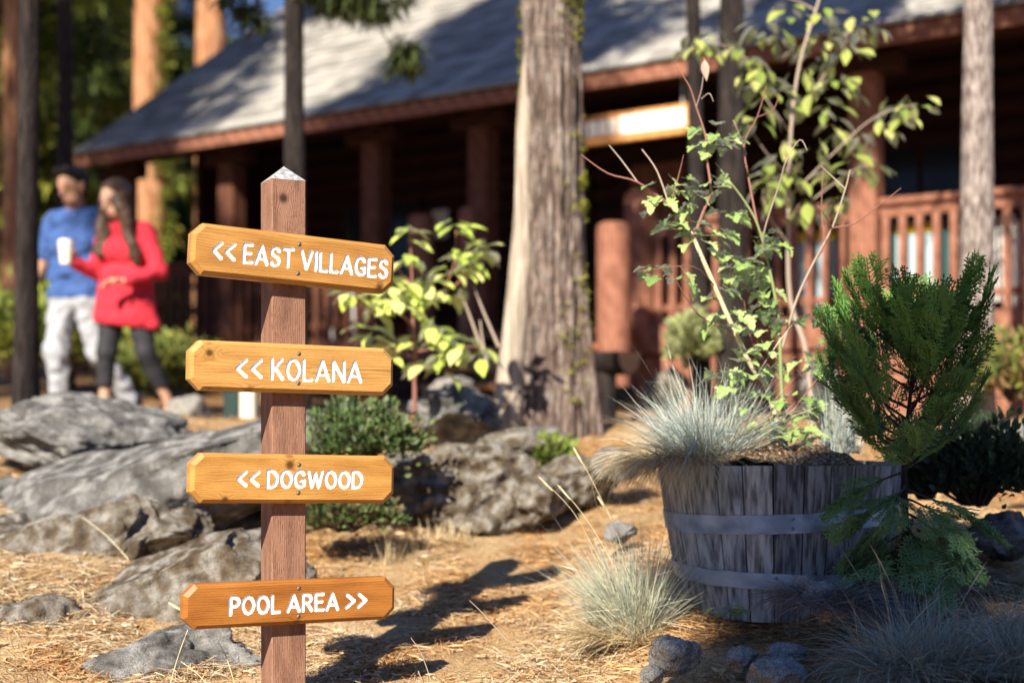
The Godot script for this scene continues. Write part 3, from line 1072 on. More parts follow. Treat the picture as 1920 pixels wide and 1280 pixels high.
	for j in int(lenr / e) - 1:
		var x := xl - 0.06
		while x < xr:
			var w := rr(0.14, 0.30)
			var c := eave + Vector3(x + w / 2 - eave.x, 0, 0) + back * (e * j + 0.10 - 0.03) + up * (0.016 + rr(0.0, 0.006))
			var b := turn * Basis(Vector3.RIGHT, -0.06) * Basis.from_scale(Vector3(w - 0.008, 0.022, 0.28))
			where.append(Transform3D(b, c))
			var g := rr(0.24, 0.50)
			tints.append(Color(g * 1.0, g * 0.965, g * 0.88))
			x += w
	var sh := many("shingles", sshape, M.shingle, roof, where, tints)
	sh.transform = roof.transform.affine_inverse()
	sh.set_meta("kind", "stuff")
	build_porch_things(root)


func porch_at(root: Node3D, x: float, y: float, z: float) -> Vector3:
	return root.transform * Vector3(x, y, z)


func build_porch_things(root: Node3D) -> void:
	var deck := 0.87
	var turn := deg_to_rad(-33.5)
	# long pale board in an orange frame, hung under the eave
	var t := thing("hanging_board", "long white board in an orange wooden frame hanging under the eave", "board", porch_at(root, -2.30, 2.40, 0.34), turn)
	bx("frame", t, M.orange_wood, Vector3(0, 0.125, 0), Vector3(1.30, 0.25, 0.05), 0.008)
	bx("panel", t, M.white_board, Vector3(0.28, 0.135, 0.03), Vector3(0.62, 0.155, 0.02))
	for k in 6:
		bx("panel", t, M.white_board, Vector3(-0.57 + k * 0.095, 0.135, 0.03), Vector3(0.075, 0.13, 0.018))
	for s in [-0.55, 0.55]:
		bx("hanger", t, M.steel, Vector3(s, 0.37, 0), Vector3(0.012, 0.26, 0.012), 0.0)
	# two pale blue cabinets with yellow heads behind the right railing
	for q in [[0.06, "pale blue cabinet with two yellow headers, behind the railing right of the sunlit porch post"], [-0.78, "pale blue cabinet with a yellow header, behind the railing left of the sunlit porch post"]]:
		var c := thing("cabinet", q[1], "cabinet", porch_at(root, q[0], deck, -0.24), turn, "pale blue cabinets on the porch")
		bx("body", c, M.teal_dark, Vector3(0, 0.37, -0.02), Vector3(0.50, 0.74, 0.26), 0.01)
		for s in [-1, 1]:
			bx("door", c, M.pale_blue, Vector3(s * 0.095, 0.33, 0.115), Vector3(0.165, 0.60, 0.02))
			bx("header", c, M.yellow, Vector3(s * 0.095, 0.68, 0.115), Vector3(0.17, 0.075, 0.024))
	# slatted chairs
	var spots := [[0.66, -0.42, "white slatted porch chair behind the railing, at the right edge of the porch", true], [1.02, -0.42, "second white slatted porch chair, mostly beyond the right edge", true], [-6.65, -0.5, "grey-white slatted porch chair left of the signpost, in the shade", false], [-5.55, -0.45, "grey-white slatted porch chair just right of the signpost between the upper boards", false]]
	for s in spots:
		var wm: Material = M.white_wood if s[3] else M.pale_grey
		var c := thing("porch_chair", s[2], "chair", porch_at(root, s[0], deck, s[1]), turn + PI, "slatted porch chairs")
		bx("seat", c, wm, Vector3(0, 0.36, 0), Vector3(0.52, 0.035, 0.5))
		for k in 4:
			var b := Buf.new()
			b.tube([Vector3(0, 0, 0), Vector3(0, 0.80 + 0.05 * sin(k * 1.05), 0)], [0.055, 0.055], 4)
			bx("back_slat", c, wm, Vector3(-0.20 + k * 0.133, 0.36 + (0.02 if k == 0 or k == 3 else 0.045), -0.25), Vector3(0.11, 0.60 + (0.0 if k == 0 or k == 3 else 0.05), 0.022), 0.01, Basis(Vector3.RIGHT, -0.1))
		for sx in [-1, 1]:
			bx("arm", c, wm, Vector3(sx * 0.28, 0.56, 0), Vector3(0.09, 0.025, 0.58))
			for sz in [-1, 1]:
				bx("leg", c, wm, Vector3(sx * 0.25, 0.28, sz * 0.22), Vector3(0.05, 0.56, 0.05))
	# round orange tub on the porch, half log bench in front of the steps
	var tub := thing("wooden_tub", "round orange wooden tub on the porch behind the balusters beside the log newel", "tub", porch_at(root, -1.88, deck, -0.30), turn)
	var tb := Buf.new()
	tb.tube([Vector3(0, 0, 0), Vector3(0, 0.12, 0), Vector3(0, 0.30, 0)], [0.15, 0.19, 0.18], 18)
	part("staved_body", tb.mesh(), M.orange_wood, tub)
	tb = Buf.new()
	tb.tube([Vector3(0, 0.10, 0), Vector3(0, 0.13, 0)], [0.192, 0.194], 18, false)
	part("band", tb.mesh(), M.stain, tub)
	var bench := thing("log_bench", "half log bench with a pale sawn end, behind the big cedar trunk", "bench", on_ground(0.70, -8.5), 0.95)
	var lift := EYE + 0.17 - bench.position.y
	var hb := Buf.new()
	var hl := Buf.new()
	for k in 12:
		var a0 := PI + PI * k / 12.0
		var a1 := PI + PI * (k + 1) / 12.0
		var r := 0.135
		var p0 := Vector3(cos(a0) * r, sin(a0) * r, 0)
		var p1 := Vector3(cos(a1) * r, sin(a1) * r, 0)
		var bk := Vector3(0, 0, -1.1)
		hb.tri(p0, p1, p1 + bk, p0, p1, p1)
		hb.tri(p0, p1 + bk, p0 + bk, p0, p1, p0)
		hl.tri(Vector3(0, 0, 0.002), p0 * 0.97 + Vector3(0, 0, 0.002), p1 * 0.97 + Vector3(0, 0, 0.002), Vector3.BACK, Vector3.BACK, Vector3.BACK)
		hl.tri(bk, p0 + bk, p1 + bk, Vector3.FORWARD, Vector3.FORWARD, Vector3.FORWARD)
	hl.quad(Vector3(-0.135, 0.001, 0), Vector3(0.135, 0.001, 0), Vector3(0.135, 0.001, -1.1), Vector3(-0.135, 0.001, -1.1), Vector3.UP)
	var at := Transform3D(Basis.IDENTITY, Vector3(0, lift + 0.14 + 0.135, 0))
	part("bark", hb.mesh(), M.bark_dark, bench, at)
	part("sawn_face", hl.mesh(), M.log_cut, bench, at)
	for z in [-0.18, -0.9]:
		part("leg", round_post(lift + 0.19, 0.08), M.bark_dark, bench, Transform3D(Basis.IDENTITY, Vector3(0, -0.02, z)))


# ---------------------------------------------------------------- trees

func trunk_shape(h: float, r0: float, r1: float, flare: float, flare_h: float, furrow: float, lean: Vector2, nu: int, nv: int, seed_: int, folds := 9.0) -> ArrayMesh:
	var n := noise(1.0, 3, FastNoiseLite.TYPE_SIMPLEX, seed_)
	var fn := func(u: float, v: float) -> Vector3:
		var y := h * pow(v, 1.6)
		var a := TAU * u
		var r := lerpf(r0, r1, y / h) + flare * exp(-y / flare_h)
		var c := Vector3(cos(a), 0, sin(a))
		var g := absf(n.get_noise_3d(c.x * folds * 0.32, y * 0.55, c.z * folds * 0.32))
		var g2 := n.get_noise_3d(c.x * folds, y * 2.2, c.z * folds)
		var lobes := n.get_noise_3d(c.x * 1.1, y * 0.35, c.z * 1.1)
		r *= 1.0 + furrow * (g * 1.6 - 0.4) + furrow * 0.35 * g2 + 0.22 * lobes * (flare / maxf(r0, 0.01)) * (0.5 + exp(-y / flare_h))
		return Vector3(lean.x * y + c.x * r, y - 0.25, lean.y * y + c.z * r)
	return sheet(nu, nv, fn)


func clump_shape(strands: int, reach: float, width: float, droop: float, seed_: int) -> ArrayMesh:
	var r := RandomNumberGenerator.new()
	r.seed = seed_
	var b := Buf.new()
	for i in strands:
		var a := r.randf() * TAU
		var e := r.randf_range(-0.5, 0.6)
		var d := Vector3(cos(a) * cos(e), sin(e), sin(a) * cos(e))
		var l := reach * r.randf_range(0.5, 1.0)
		var side := d.cross(Vector3(r.randf() - 0.5, 1, r.randf() - 0.5)).normalized() * width * r.randf_range(0.6, 1.2)
		var o := Vector3(r.randf() - 0.5, r.randf() - 0.5, r.randf() - 0.5) * reach * 0.5
		var mid := o + d * l * 0.55
		var tip := o + d * l + Vector3.DOWN * droop * l
		var nn := side.cross(d).normalized()
		if nn.y < 0.0:
			nn = -nn
		b.tri(o, mid + side, mid - side, nn, nn, nn)
		b.tri(mid + side, tip, mid - side, nn, nn, nn)
	return b.mesh()


var clumps := []


# a needle tree: trunk, limbs, and a crown of drooping sprays from height h0 up
func conifer(called: String, label: String, category: String, at: Vector3, h: float, r: float, h0: float, reach: float, boughs: int, bark: Material, tint: Color, seed_: int, group := "", lean := Vector2.ZERO, trunk_mesh: ArrayMesh = null, size := 1.0) -> Node3D:
	var g := RandomNumberGenerator.new()
	g.seed = seed_
	var root := thing(called, label, category, at, 0.0, group)
	part("trunk", trunk_mesh if trunk_mesh else trunk_shape(h, r, r * 0.15, r * 0.5, 0.4, 0.10, lean, 28, 60, seed_), bark, root)
	var limbs := Buf.new()
	var where := []
	var tints := []
	for i in boughs:
		var f := float(i) / boughs
		var y := lerpf(h0, h - 0.3, pow(f, 0.9)) + g.randf_range(-0.2, 0.2)
		var a := g.randf() * TAU
		var l := reach * (pow(1.0 - f, 0.7) * 0.85 + 0.12) * g.randf_range(0.55, 1.1)
		if f < 0.12:
			l *= 0.6 + 3.0 * f
		var out := Vector3(cos(a), 0, sin(a))
		var p := Vector3(lean.x * y, y, lean.y * y)
		var pts := [p]
		var steps := maxi(int(l / (0.34 * size)), 2)
		for k in steps:
			var t := float(k + 1) / steps
			p += (out * (l / steps) + Vector3(0, (0.10 - 0.36 * t) * l / steps, 0)) + Vector3(g.randf() - 0.5, g.randf() - 0.5, g.randf() - 0.5) * 0.08
			pts.append(p)
			for q in 1 + int(t * 2.0 + g.randf()):
				var s := size * g.randf_range(0.7, 1.3)
				var o := Vector3(g.randf() - 0.5, (g.randf() - 0.65) * 0.6, g.randf() - 0.5) * 0.5 * size
				where.append(Transform3D(Basis(Vector3.UP, g.randf() * TAU) * Basis(Vector3.RIGHT, g.randf_range(-0.5, 0.5)) * Basis.from_scale(Vector3(s, s, s)), p + o))
				var c := tint.srgb_to_linear() * g.randf_range(0.65, 1.35)
				c.r *= g.randf_range(0.85, 1.2)
				tints.append(c)
		var rad := []
		for k in pts.size():
			rad.append(lerpf(0.012 + l * 0.012, 0.004, float(k) / pts.size()))
		limbs.tube(pts, rad, 5, false)
	if boughs:
		part("limbs", limbs.mesh(), bark, root)
		many("crown", clumps[seed_ % clumps.size()], M.needles, root, where, tints).set_meta("kind", "stuff")
	return root


func build_trees() -> void:
	for i in 3:
		clumps.append(clump_shape(30, 0.36, 0.024, 0.45, 300 + i))
	var green := lin(0.085, 0.125, 0.028)
	var olive := lin(0.24, 0.27, 0.045)
	var deep := lin(0.05, 0.085, 0.025)
	var lit := lin(0.34, 0.37, 0.08)
	# the big cedar in the middle
	var h := 13.0
	var shape := trunk_shape(h, 0.155, 0.07, 0.10, 0.42, 0.17, Vector2(-0.004, 0.0), 190, 190, 5, 12.0)
	var big := conifer("cedar_tree", "big cedar trunk with furrowed grey-brown bark, mossy right side and a bare pale buttress", "tree", on_ground(0.20, -7.0, 0.02), h, 0.18, 9.0, 1.2, 44, M.bark, green, 31, "", Vector2(-0.004, 0), shape)
	var bt := Buf.new()
	var ps := []
	var ra := []
	for k in 24:
		var t := k / 23.0
		ps.append(Vector3(-0.25 + 0.135 * pow(t, 0.6) - 0.008 * sin(t * 9.0), 1.95 * t - 0.1, 0.10 - 0.06 * t * t))
		ra.append(lerpf(0.085, 0.034, pow(t, 0.7)) * (1.0 + 0.05 * sin(t * 17.0)) * (1.0 if t < 0.85 else 1.0 - 1.5 * (t - 0.85)))
	bt.tube(ps, ra, 14, true)
	part("bare_buttress", bt.mesh(), M.bark_pale, big)
	bt = Buf.new()
	ps = []
	ra = []
	for k in 20:
		var t := k / 19.0
		ps.append(Vector3(0.225 - 0.09 * pow(t, 0.6), 0.9 * t - 0.1, 0.08 - 0.03 * t))
		ra.append(lerpf(0.055, 0.02, t))
	bt.tube(ps, ra, 10, true)
	part("root_buttress", bt.mesh(), M.bark, big)
	var tuft := clump_shape(14, 0.03, 0.004, 0.3, 77)
	var where := []
	var tints := []
	for k in 1100:
		var y := rr(0.35, 3.5)
		var a := pick(-0.05, 0.32)
		if bumps.get_noise_2d(y * 5.0, 3.0) + bumps.get_noise_2d(y * 14.0, a * 6.0) < -0.06:
			continue
		if rng.randf() < 0.16:
			a = pick(PI - 0.1, 0.12)
			y = rr(1.2, 3.1)
		elif rng.randf() < 0.22:
			a = -rr(0.2, 1.4)
		a = -a
		var rad := 0.155 - 0.0065 * y + 0.10 * exp(-y / 0.42) + 0.006
		where.append(Transform3D(Basis(Vector3.UP, rr(0, TAU)) * Basis.from_scale(Vector3.ONE * rr(0.5, 1.3)), Vector3(-0.004 * y + cos(a) * rad, y - 0.25, sin(a) * rad)))
		tints.append(Color(0.42, 0.44, 0.05) * rr(0.6, 1.1))
	many("moss", tuft, M.lichen, big, where, tints).set_meta("kind", "stuff")

	# slim trunks between the camera and the lodge
	var slim := conifer("young_fir", "thin dark trunk rising behind the top of the signpost", "tree", on_ground(-1.30, -8.6), 10.0, 0.075, 4.4, 1.5, 34, M.bark_dark, green, 32, "", Vector2(-0.008, 0))
	var bb := Buf.new()
	var bough := [Vector3(-1.306, 3.505, -8.6), Vector3(-1.096, 3.393, -8.6), Vector3(-0.903, 3.231, -8.6), Vector3(-0.79, 3.086, -8.6), Vector3(-0.693, 2.941, -8.6)]
	var bl := []
	for q in bough:
		bl.append(q - slim.position)
	bb.tube(bl, [0.014, 0.011, 0.008, 0.005, 0.003], 6, false)
	part("low_bough", bb.mesh(), M.bark_dark, slim)
	where = []
	tints = []
	for q in [Vector3(-1.241, 3.344, -8.6), Vector3(-1.188, 3.323, -8.8), Vector3(-1.032, 3.296, -8.6), Vector3(-0.995, 3.271, -8.7), Vector3(-0.871, 3.264, -8.6), Vector3(-0.838, 3.189, -8.6), Vector3(-0.759, 3.202, -8.5), Vector3(-0.693, 3.296, -8.6), Vector3(-0.645, 2.964, -8.6), Vector3(-0.679, 2.951, -8.7), Vector3(-0.613, 2.899, -8.6), Vector3(-1.201, 3.47, -8.9), Vector3(-1.617, 3.208, -8.8), Vector3(-1.685, 3.303, -8.9), Vector3(-1.749, 3.356, -8.8)]:
		for k in 5:
			where.append(Transform3D(Basis(Vector3.UP, rr(0, TAU)) * Basis.from_scale(Vector3.ONE * rr(0.25, 0.5)), q - slim.position + Vector3(rr(-0.06, 0.06), rr(-0.05, 0.05), rr(-0.06, 0.06))))
			tints.append(Color(0.075, 0.10, 0.03) * rr(0.6, 1.3))
	many("low_foliage", clumps[1], M.needles, slim, where, tints).set_meta("kind", "stuff")
	conifer("young_fir", "slim blackish trunk standing closest to the left edge, beside the man", "tree", on_ground(-2.47, -7.2), 10.0, 0.058, 4.6, 1.3, 26, M.bark_dark, green, 33, "", Vector2(0.012, 0))
	conifer("young_fir", "thinner of the two dark trunks right of the big cedar, behind the leafy barrel plant", "tree", on_ground(1.13, -8.4), 9.0, 0.055, 4.4, 1.2, 24, M.bark_dark, deep, 34, "", Vector2(-0.022, 0))
	conifer("young_fir", "thicker dark trunk with a lit left edge, behind the barrel plant", "tree", on_ground(1.24, -8.0), 10.0, 0.085, 4.8, 1.3, 26, M.bark_dark, deep, 35, "", Vector2(0.0, 0))
	conifer("grey_fir", "slim grey trunk in front of the railing at the right", "tree", on_ground(2.21, -6.8), 10.0, 0.085, 4.6, 1.4, 26, M.bark_grey, green, 36, "", Vector2(0.010, 0))

	# forest behind on the left
	var grp := "forest trees behind the lodge"
	conifer("pine_tree", "reddish trunk partly hidden by the dark trunk at the left edge", "tree", on_ground(-5.0, -14.2), 15.0, 0.10, 6.6, 1.8, 40, M.bark_red, olive, 41, grp)
	conifer("pine_tree", "brown shaded trunk above the man's head", "tree", on_ground(-4.15, -13.2), 14.0, 0.085, 6.4, 1.8, 40, M.bark_dark, olive, 42, grp)
	conifer("mossy_pine", "stout sunlit tan trunk, left of two, seen above the roof and under the porch end", "tree", on_ground(-5.60, -22.0), 24.0, 0.30, 9.5, 2.6, 60, M.bark_red, green, 43, grp)
	var mossy: Node3D = get_node("mossy_pine")
	where = []
	tints = []
	for k in 420:
		var y := rr(1.0, 11.0)
		var a := pick(0.45, 0.35)
		where.append(Transform3D(Basis(Vector3.UP, rr(0, TAU)) * Basis.from_scale(Vector3.ONE * rr(2.5, 5.0)), Vector3(cos(a) * 0.30, y, sin(a) * 0.30)))
		tints.append(Color(0.34, 0.38, 0.06) * rr(0.6, 1.1))
	many("moss", tuft, M.lichen, mossy, where, tints).set_meta("kind", "stuff")
	conifer("mossy_pine", "second stout sunlit trunk, right of the first above the roof", "tree", on_ground(-5.5, -26.0), 26.0, 0.34, 12.5, 2.6, 60, M.bark_red, green, 44, grp)
	conifer("pale_trunk", "thin pale trunk against the blue sky above the roof", "tree", on_ground(-4.75, -26.5), 20.0, 0.12, 11.0, 1.6, 30, M.bark_grey, green, 45, grp)
	for q in [[-5.75, -17.0, 11.0, 1.4, 1.1, 46], [-6.0, -15.8, 12.0, 1.6, 1.4, 48], [-8.1, -24.0, 14.0, 1.0, 1.8, 49], [-7.5, -26.0, 15.0, 1.0, 1.6, 47], [-8.5, -28.5, 13.0, 1.0, 2.0, 50], [-10.8, -30.0, 17.0, 1.0, 2.8, 51], [-9.6, -32.0, 15.0, 1.0, 2.2, 56], [-8.0, -34.0, 7.0, 0.8, 2.0, 52], [-6.7, -36.0, 7.2, 0.8, 2.2, 53], [-6.0, -40.0, 8.0, 0.8, 2.4, 54], [-13.8, -45.0, 20.0, 1.0, 4.0, 57], [-12.2, -50.0, 14.0, 1.0, 4.0, 58]]:
		var lab: String = {46: "nearest bushy conifer of the forest, behind the man at the left edge", 48: "bushy conifer reaching in from beyond the left edge", 49: "sunlit conifer between the left edge and the first stout tan trunk", 47: "sunlit conifer just left of the first stout tan trunk", 50: "conifer filling the gap between the brown trunk and the first stout tan trunk", 51: "far conifer at the left edge behind the reddish trunk", 56: "tall far conifer high above the man's head", 52: "low far conifer between the two stout tan trunks", 53: "low far conifer right of the second stout trunk, above the roof's edge", 54: "farthest low conifer above the roof, beside the thin dark trunk", 57: "conifer on the far slope behind the man's head", 58: "conifer on the far slope behind the two stout tan trunks"}[q[5]]
		conifer("forest_conifer", lab, "tree", on_ground(q[0], q[1]), q[2], 0.09 + q[2] * 0.008, q[3], q[4], int(40 + q[2] * 5), M.bark_dark, [olive, green, lit][q[5] % 3], q[5], grp, Vector2.ZERO, null, 1.0 + maxf(-q[1] - 20.0, 0.0) * 0.03)
	# the wood goes on behind the camera and shades the roof and the barrel
	var grp2 := "trees behind the camera whose shade falls into the view"
	conifer("shade_fir", "tall fir standing behind the camera", "tree", on_ground(-10.7, 0.8), 20.5, 0.24, 13.0, 2.3, 70, M.bark_dark, deep, 61, grp2, Vector2.ZERO, null, 1.2)
	conifer("shade_fir", "tall fir standing behind the camera", "tree", on_ground(-6.15, 0.8), 18.0, 0.24, 11.8, 2.2, 130, M.bark_dark, deep, 62, grp2, Vector2.ZERO, null, 1.3)
	conifer("shade_fir", "tall fir standing behind the camera", "tree", on_ground(-5.58, 1.0), 17.6, 0.2, 14.2, 1.6, 26, M.bark_dark, deep, 63, grp2, Vector2.ZERO, null, 1.2)
	var d := thing("shade_tree", "dense leafy young tree standing just behind the camera", "tree", on_ground(-0.82, 2.3), 0.0, grp2)
	part("trunk", trunk_shape(4.6, 0.07, 0.02, 0.03, 0.3, 0.08, Vector2.ZERO, 16, 24, 64), M.bark_dark, d)
	where = []
	tints = []
	# boughs, given across the sunlight: sideways, up, size
	var across := Vector3(0.927, 0, 0.375)
	var above := Vector3(0.220, 0.809, -0.545)
	var sunward := Vector3(-0.303, 0.588, 0.750)
	for q in [[0.25, 1.45, 1.15, 0.62, 1150], [-0.86, 2.02, 0.30, 0.15, 230], [-1.03, 2.08, 0.12, 0.11, 80], [-0.50, 2.12, 0.3, 0.22, 180], [-0.12, 2.28, 0.60, 0.32, 330], [-0.62, 1.62, 0.38, 0.34, 230]]:
		for k in q[4]:
			var v := Vector3(rng.randfn(), rng.randfn(), rng.randfn()).normalized() * pow(rng.randf(), 0.45)
			var p: Vector3 = across * (q[0] + v.x * q[2]) + above * (q[1] + v.y * q[3]) + sunward * (4.6 + v.z * 0.6) + Vector3(0, EYE, 0)
			where.append(Transform3D(Basis(Vector3.UP, rr(0, TAU)) * Basis.from_scale(Vector3.ONE * rr(0.22, 0.4)), p - d.position))
			tints.append(Color(0.05, 0.09, 0.03))
	many("crown", clumps[0], M.needles, d, where, tints).set_meta("kind", "stuff")


# ---------------------------------------------------------------- stones

func rock(label: String, at: Vector3, half: Vector3, turn: Vector3, seed_: int, m: Material, rough := 0.16, detail := 44, group := "") -> Node3D:
	var n := noise(1.0, 5, FastNoiseLite.TYPE_SIMPLEX, seed_)
	var g := RandomNumberGenerator.new()
	g.seed = seed_
	var planes := []
	for i in 14:
		var v := Vector3(g.randfn(), g.randfn() * 0.8, g.randfn()).normalized()
		planes.append([v, g.randf_range(0.62, 0.9)])
	var fn := func(u: float, v: float) -> Vector3:
		var a := TAU * u
		var e := PI * (v - 0.5)
		var p := Vector3(cos(a) * cos(e), sin(e), sin(a) * cos(e))
		var q := p
		for pl in planes:
			var over: float = q.dot(pl[0]) - pl[1]
			if over > 0.0:
				q -= pl[0] * over * 0.96
		q *= 1.0 + rough * n.get_noise_3dv(p * 1.3) + rough * 0.3 * n.get_noise_3dv(p * 3.4 + Vector3.ONE * 9.0) - rough * 0.22 * maxf(0.0, 0.14 - absf(n.get_noise_3dv(p * 1.1 + Vector3.ONE * 4.0))) * 4.0
		return q * half
	var o := part("rock", sheet(int(detail * 1.6), detail, fn), m, self, Transform3D(Basis.from_euler(turn), at))
	return tag(o, label, "rock", group)


func build_rocks() -> void:
	var grp := "rocks on the bank"
	rock("big lichen-spotted slab under the walkers' feet, tapering to a point at its right", Vector3(-1.792, 0.642, -5.9), Vector3(0.50, 0.175, 0.40), Vector3(0.12, 0.1, -0.08), 101, M.rock, 0.2, 72, grp)
	rock("long smooth grey slab sloping up to the right behind the signpost", Vector3(-1.411, 0.422, -5.3), Vector3(0.85, 0.23, 0.42), Vector3(0.45, 0.0, 0.38), 102, M.rock, 0.16, 72, grp)
	rock("dark brown lump under the long slab, bare on its underside", Vector3(-1.253, 0.301, -4.95), Vector3(0.30, 0.15, 0.2), Vector3(0.2, 0.4, 0.2), 103, M.rock_brown, 0.25, 56, grp)
	rock("low tan-stained slab left of the signpost, between the straw strips", Vector3(-1.072, 0.172, -4.4), Vector3(0.50, 0.15, 0.30), Vector3(0.35, 0.15, 0.33), 104, M.rock_brown, 0.18, 64, grp)
	rock("flat grey rock low at the bottom, left of the post's foot", Vector3(-1.038, -0.017, -3.9), Vector3(0.34, 0.15, 0.24), Vector3(0.25, 0.1, 0.20), 105, M.rock, 0.2, 64, grp)
	rock("mottled rock at the left edge under the big slab", Vector3(-1.918, 0.401, -5.5), Vector3(0.23, 0.10, 0.2), Vector3(0.2, 0.0, 0.05), 106, M.rock, 0.2, 48, grp)
	rock("dark rock in shade at the left edge", Vector3(-1.727, 0.176, -4.9), Vector3(0.14, 0.10, 0.16), Vector3(0.1, 0.5, 0.0), 107, M.rock_brown, 0.2, 48, grp)
	rock("brown rock half sunk in straw at the lower left edge", Vector3(-1.414, 0.031, -4.1), Vector3(0.34, 0.16, 0.24), Vector3(0.2, 0.3, 0.1), 108, M.rock_brown, 0.2, 48, grp)
	rock("brown rough rock filling the gap below the long slab at the left", Vector3(-1.53, 0.187, -4.8), Vector3(0.42, 0.20, 0.24), Vector3(0.3, 0.2, 0.35), 118, M.rock_brown, 0.22, 56, grp)
	rock("grey boulder with a sunlit face just left of the cedar's foot", Vector3(-0.26, 0.759, -6.3), Vector3(0.22, 0.13, 0.2), Vector3(0.1, 0.3, -0.25), 109, M.rock, 0.2, 56, grp)
	rock("large boulder with a shaded face in the middle, below the cedar", Vector3(-0.165, 0.422, -5.5), Vector3(0.34, 0.21, 0.28), Vector3(-0.15, 0.3, 0.05), 110, M.rock_brown, 0.2, 72, grp)
	rock("pale rounded boulder beside the woman's feet", Vector3(-1.738, 0.763, -7.6), Vector3(0.15, 0.12, 0.14), Vector3(0.1, 0.2, 0.1), 111, M.rock_pale, 0.14, 40, grp)
	rock("grey stone in front of the barrel, largest of the small ones", Vector3(0.379, 0.165, -3.35), Vector3(0.068, 0.052, 0.06), Vector3(0.1, 0.3, -0.15), 112, M.rock_pale, 0.2, 48, grp)
	rock("rough little stone lying on the dry grass against the barrel", Vector3(0.763, 0.286, -3.52), Vector3(0.048, 0.032, 0.04), Vector3(0.1, 0.8, 0.1), 113, M.rock_pale, 0.25, 40, grp)
	rock("grey stone cut by the bottom edge, below the barrel", Vector3(0.594, 0.13, -3.2), Vector3(0.075, 0.05, 0.06), Vector3(0.1, 0.1, 0.05), 114, M.rock_pale, 0.2, 48, grp)
	rock("small shaded stone right of the largest small stone", Vector3(0.534, 0.152, -3.35), Vector3(0.045, 0.03, 0.04), Vector3(0.1, 0.1, 0.2), 115, M.rock_pale, 0.2, 36, grp)
	rock("flat bluish stone half buried in front of the barrel", Vector3(0.657, 0.158, -3.4), Vector3(0.055, 0.03, 0.045), Vector3(0.1, 0.6, 0.0), 116, M.rock_pale, 0.2, 36, grp)
	rock("pebble at the bottom edge left of the sunk stone", Vector3(0.323, 0.13, -3.25), Vector3(0.035, 0.028, 0.03), Vector3(0.1, 0.6, 0.2), 117, M.rock_pale, 0.2, 28, grp)
	rock("small grey stone in the straw left of the barrel's upper hoop", Vector3(0.356, 0.351, -4.7), Vector3(0.06, 0.045, 0.05), Vector3(0, 0.6, 0.2), 119, M.rock, 0.2, 36, grp)
	rock("dark rock between the cedar and the barrel grass", Vector3(0.399, 0.557, -5.6), Vector3(0.12, 0.08, 0.1), Vector3(0, 0.2, 0.1), 120, M.rock, 0.2, 40, grp)
	rock("grey rock among straw at the foot of the cedar", Vector3(0.137, 0.631, -6.1), Vector3(0.14, 0.07, 0.1), Vector3(0, 0.2, -0.1), 121, M.rock, 0.2, 40, grp)
	rock("whitish sunlit rock behind the grey boulder left of the cedar", Vector3(-0.33, 0.934, -8), Vector3(0.15, 0.05, 0.1), Vector3(0, 0.2, 0.1), 122, M.rock_pale, 0.15, 36, grp)
	rock("pale boulder behind the barrel plant's right side", Vector3(1.74, 0.895, -8), Vector3(0.15, 0.17, 0.14), Vector3(0, 0.2, 0.1), 123, M.rock_pale, 0.15, 40, grp)
	rock("round dark boulder beside the half log bench", Vector3(0.892, 0.915, -8.2), Vector3(0.14, 0.13, 0.14), Vector3(0, 0.2, 0.1), 124, M.rock_brown, 0.15, 40, grp)
	rock("blue-grey stone at the right edge above the dark shrub", Vector3(1.843, 0.651, -5.2), Vector3(0.09, 0.06, 0.08), Vector3(0, 0.2, 0.1), 125, M.rock, 0.15, 36, grp)
	rock("grey rock under the dark shrub at the right edge", Vector3(1.449, 0.385, -4.2), Vector3(0.12, 0.08, 0.1), Vector3(0, 0.4, 0.1), 126, M.rock, 0.2, 40, grp)
	for q in [["mossy brown rock left of the cedar's foot, above the big boulder", Vector3(-0.011, 0.588, -5.95), Vector3(0.17, 0.10, 0.14), 131], ["broad dark brown rock in the bank between boulder and barrel", Vector3(0.246, 0.476, -5.7), Vector3(0.20, 0.11, 0.15), 132], ["brown rock right of the big boulder, half covered by straw", Vector3(0.102, 0.424, -5.45), Vector3(0.15, 0.11, 0.12), 133], ["low brown rock behind the green shrub, left of the big boulder", Vector3(-0.42, 0.48, -5.6), Vector3(0.18, 0.12, 0.14), 134], ["brown mossy ledge behind the post between second and third boards", Vector3(-1.029, 0.49, -5.6), Vector3(0.24, 0.14, 0.18), 135], ["flat brown ledge at the far left below the mottled rock", Vector3(-1.721, 0.298, -5.1), Vector3(0.28, 0.09, 0.16), 136]]:
		rock(q[0], q[1], q[2], Vector3(0.1, 0.3 + q[3], 0.12), q[3], M.rock_brown, 0.2, 44, grp)


# ---------------------------------------------------------------- the barrel and what grows in it

func barrel_radius(y: float) -> float:
	return 0.283 + 0.085 * y / 0.43 - 0.02 * pow(absf(y / 0.43 - 0.35), 1.5)


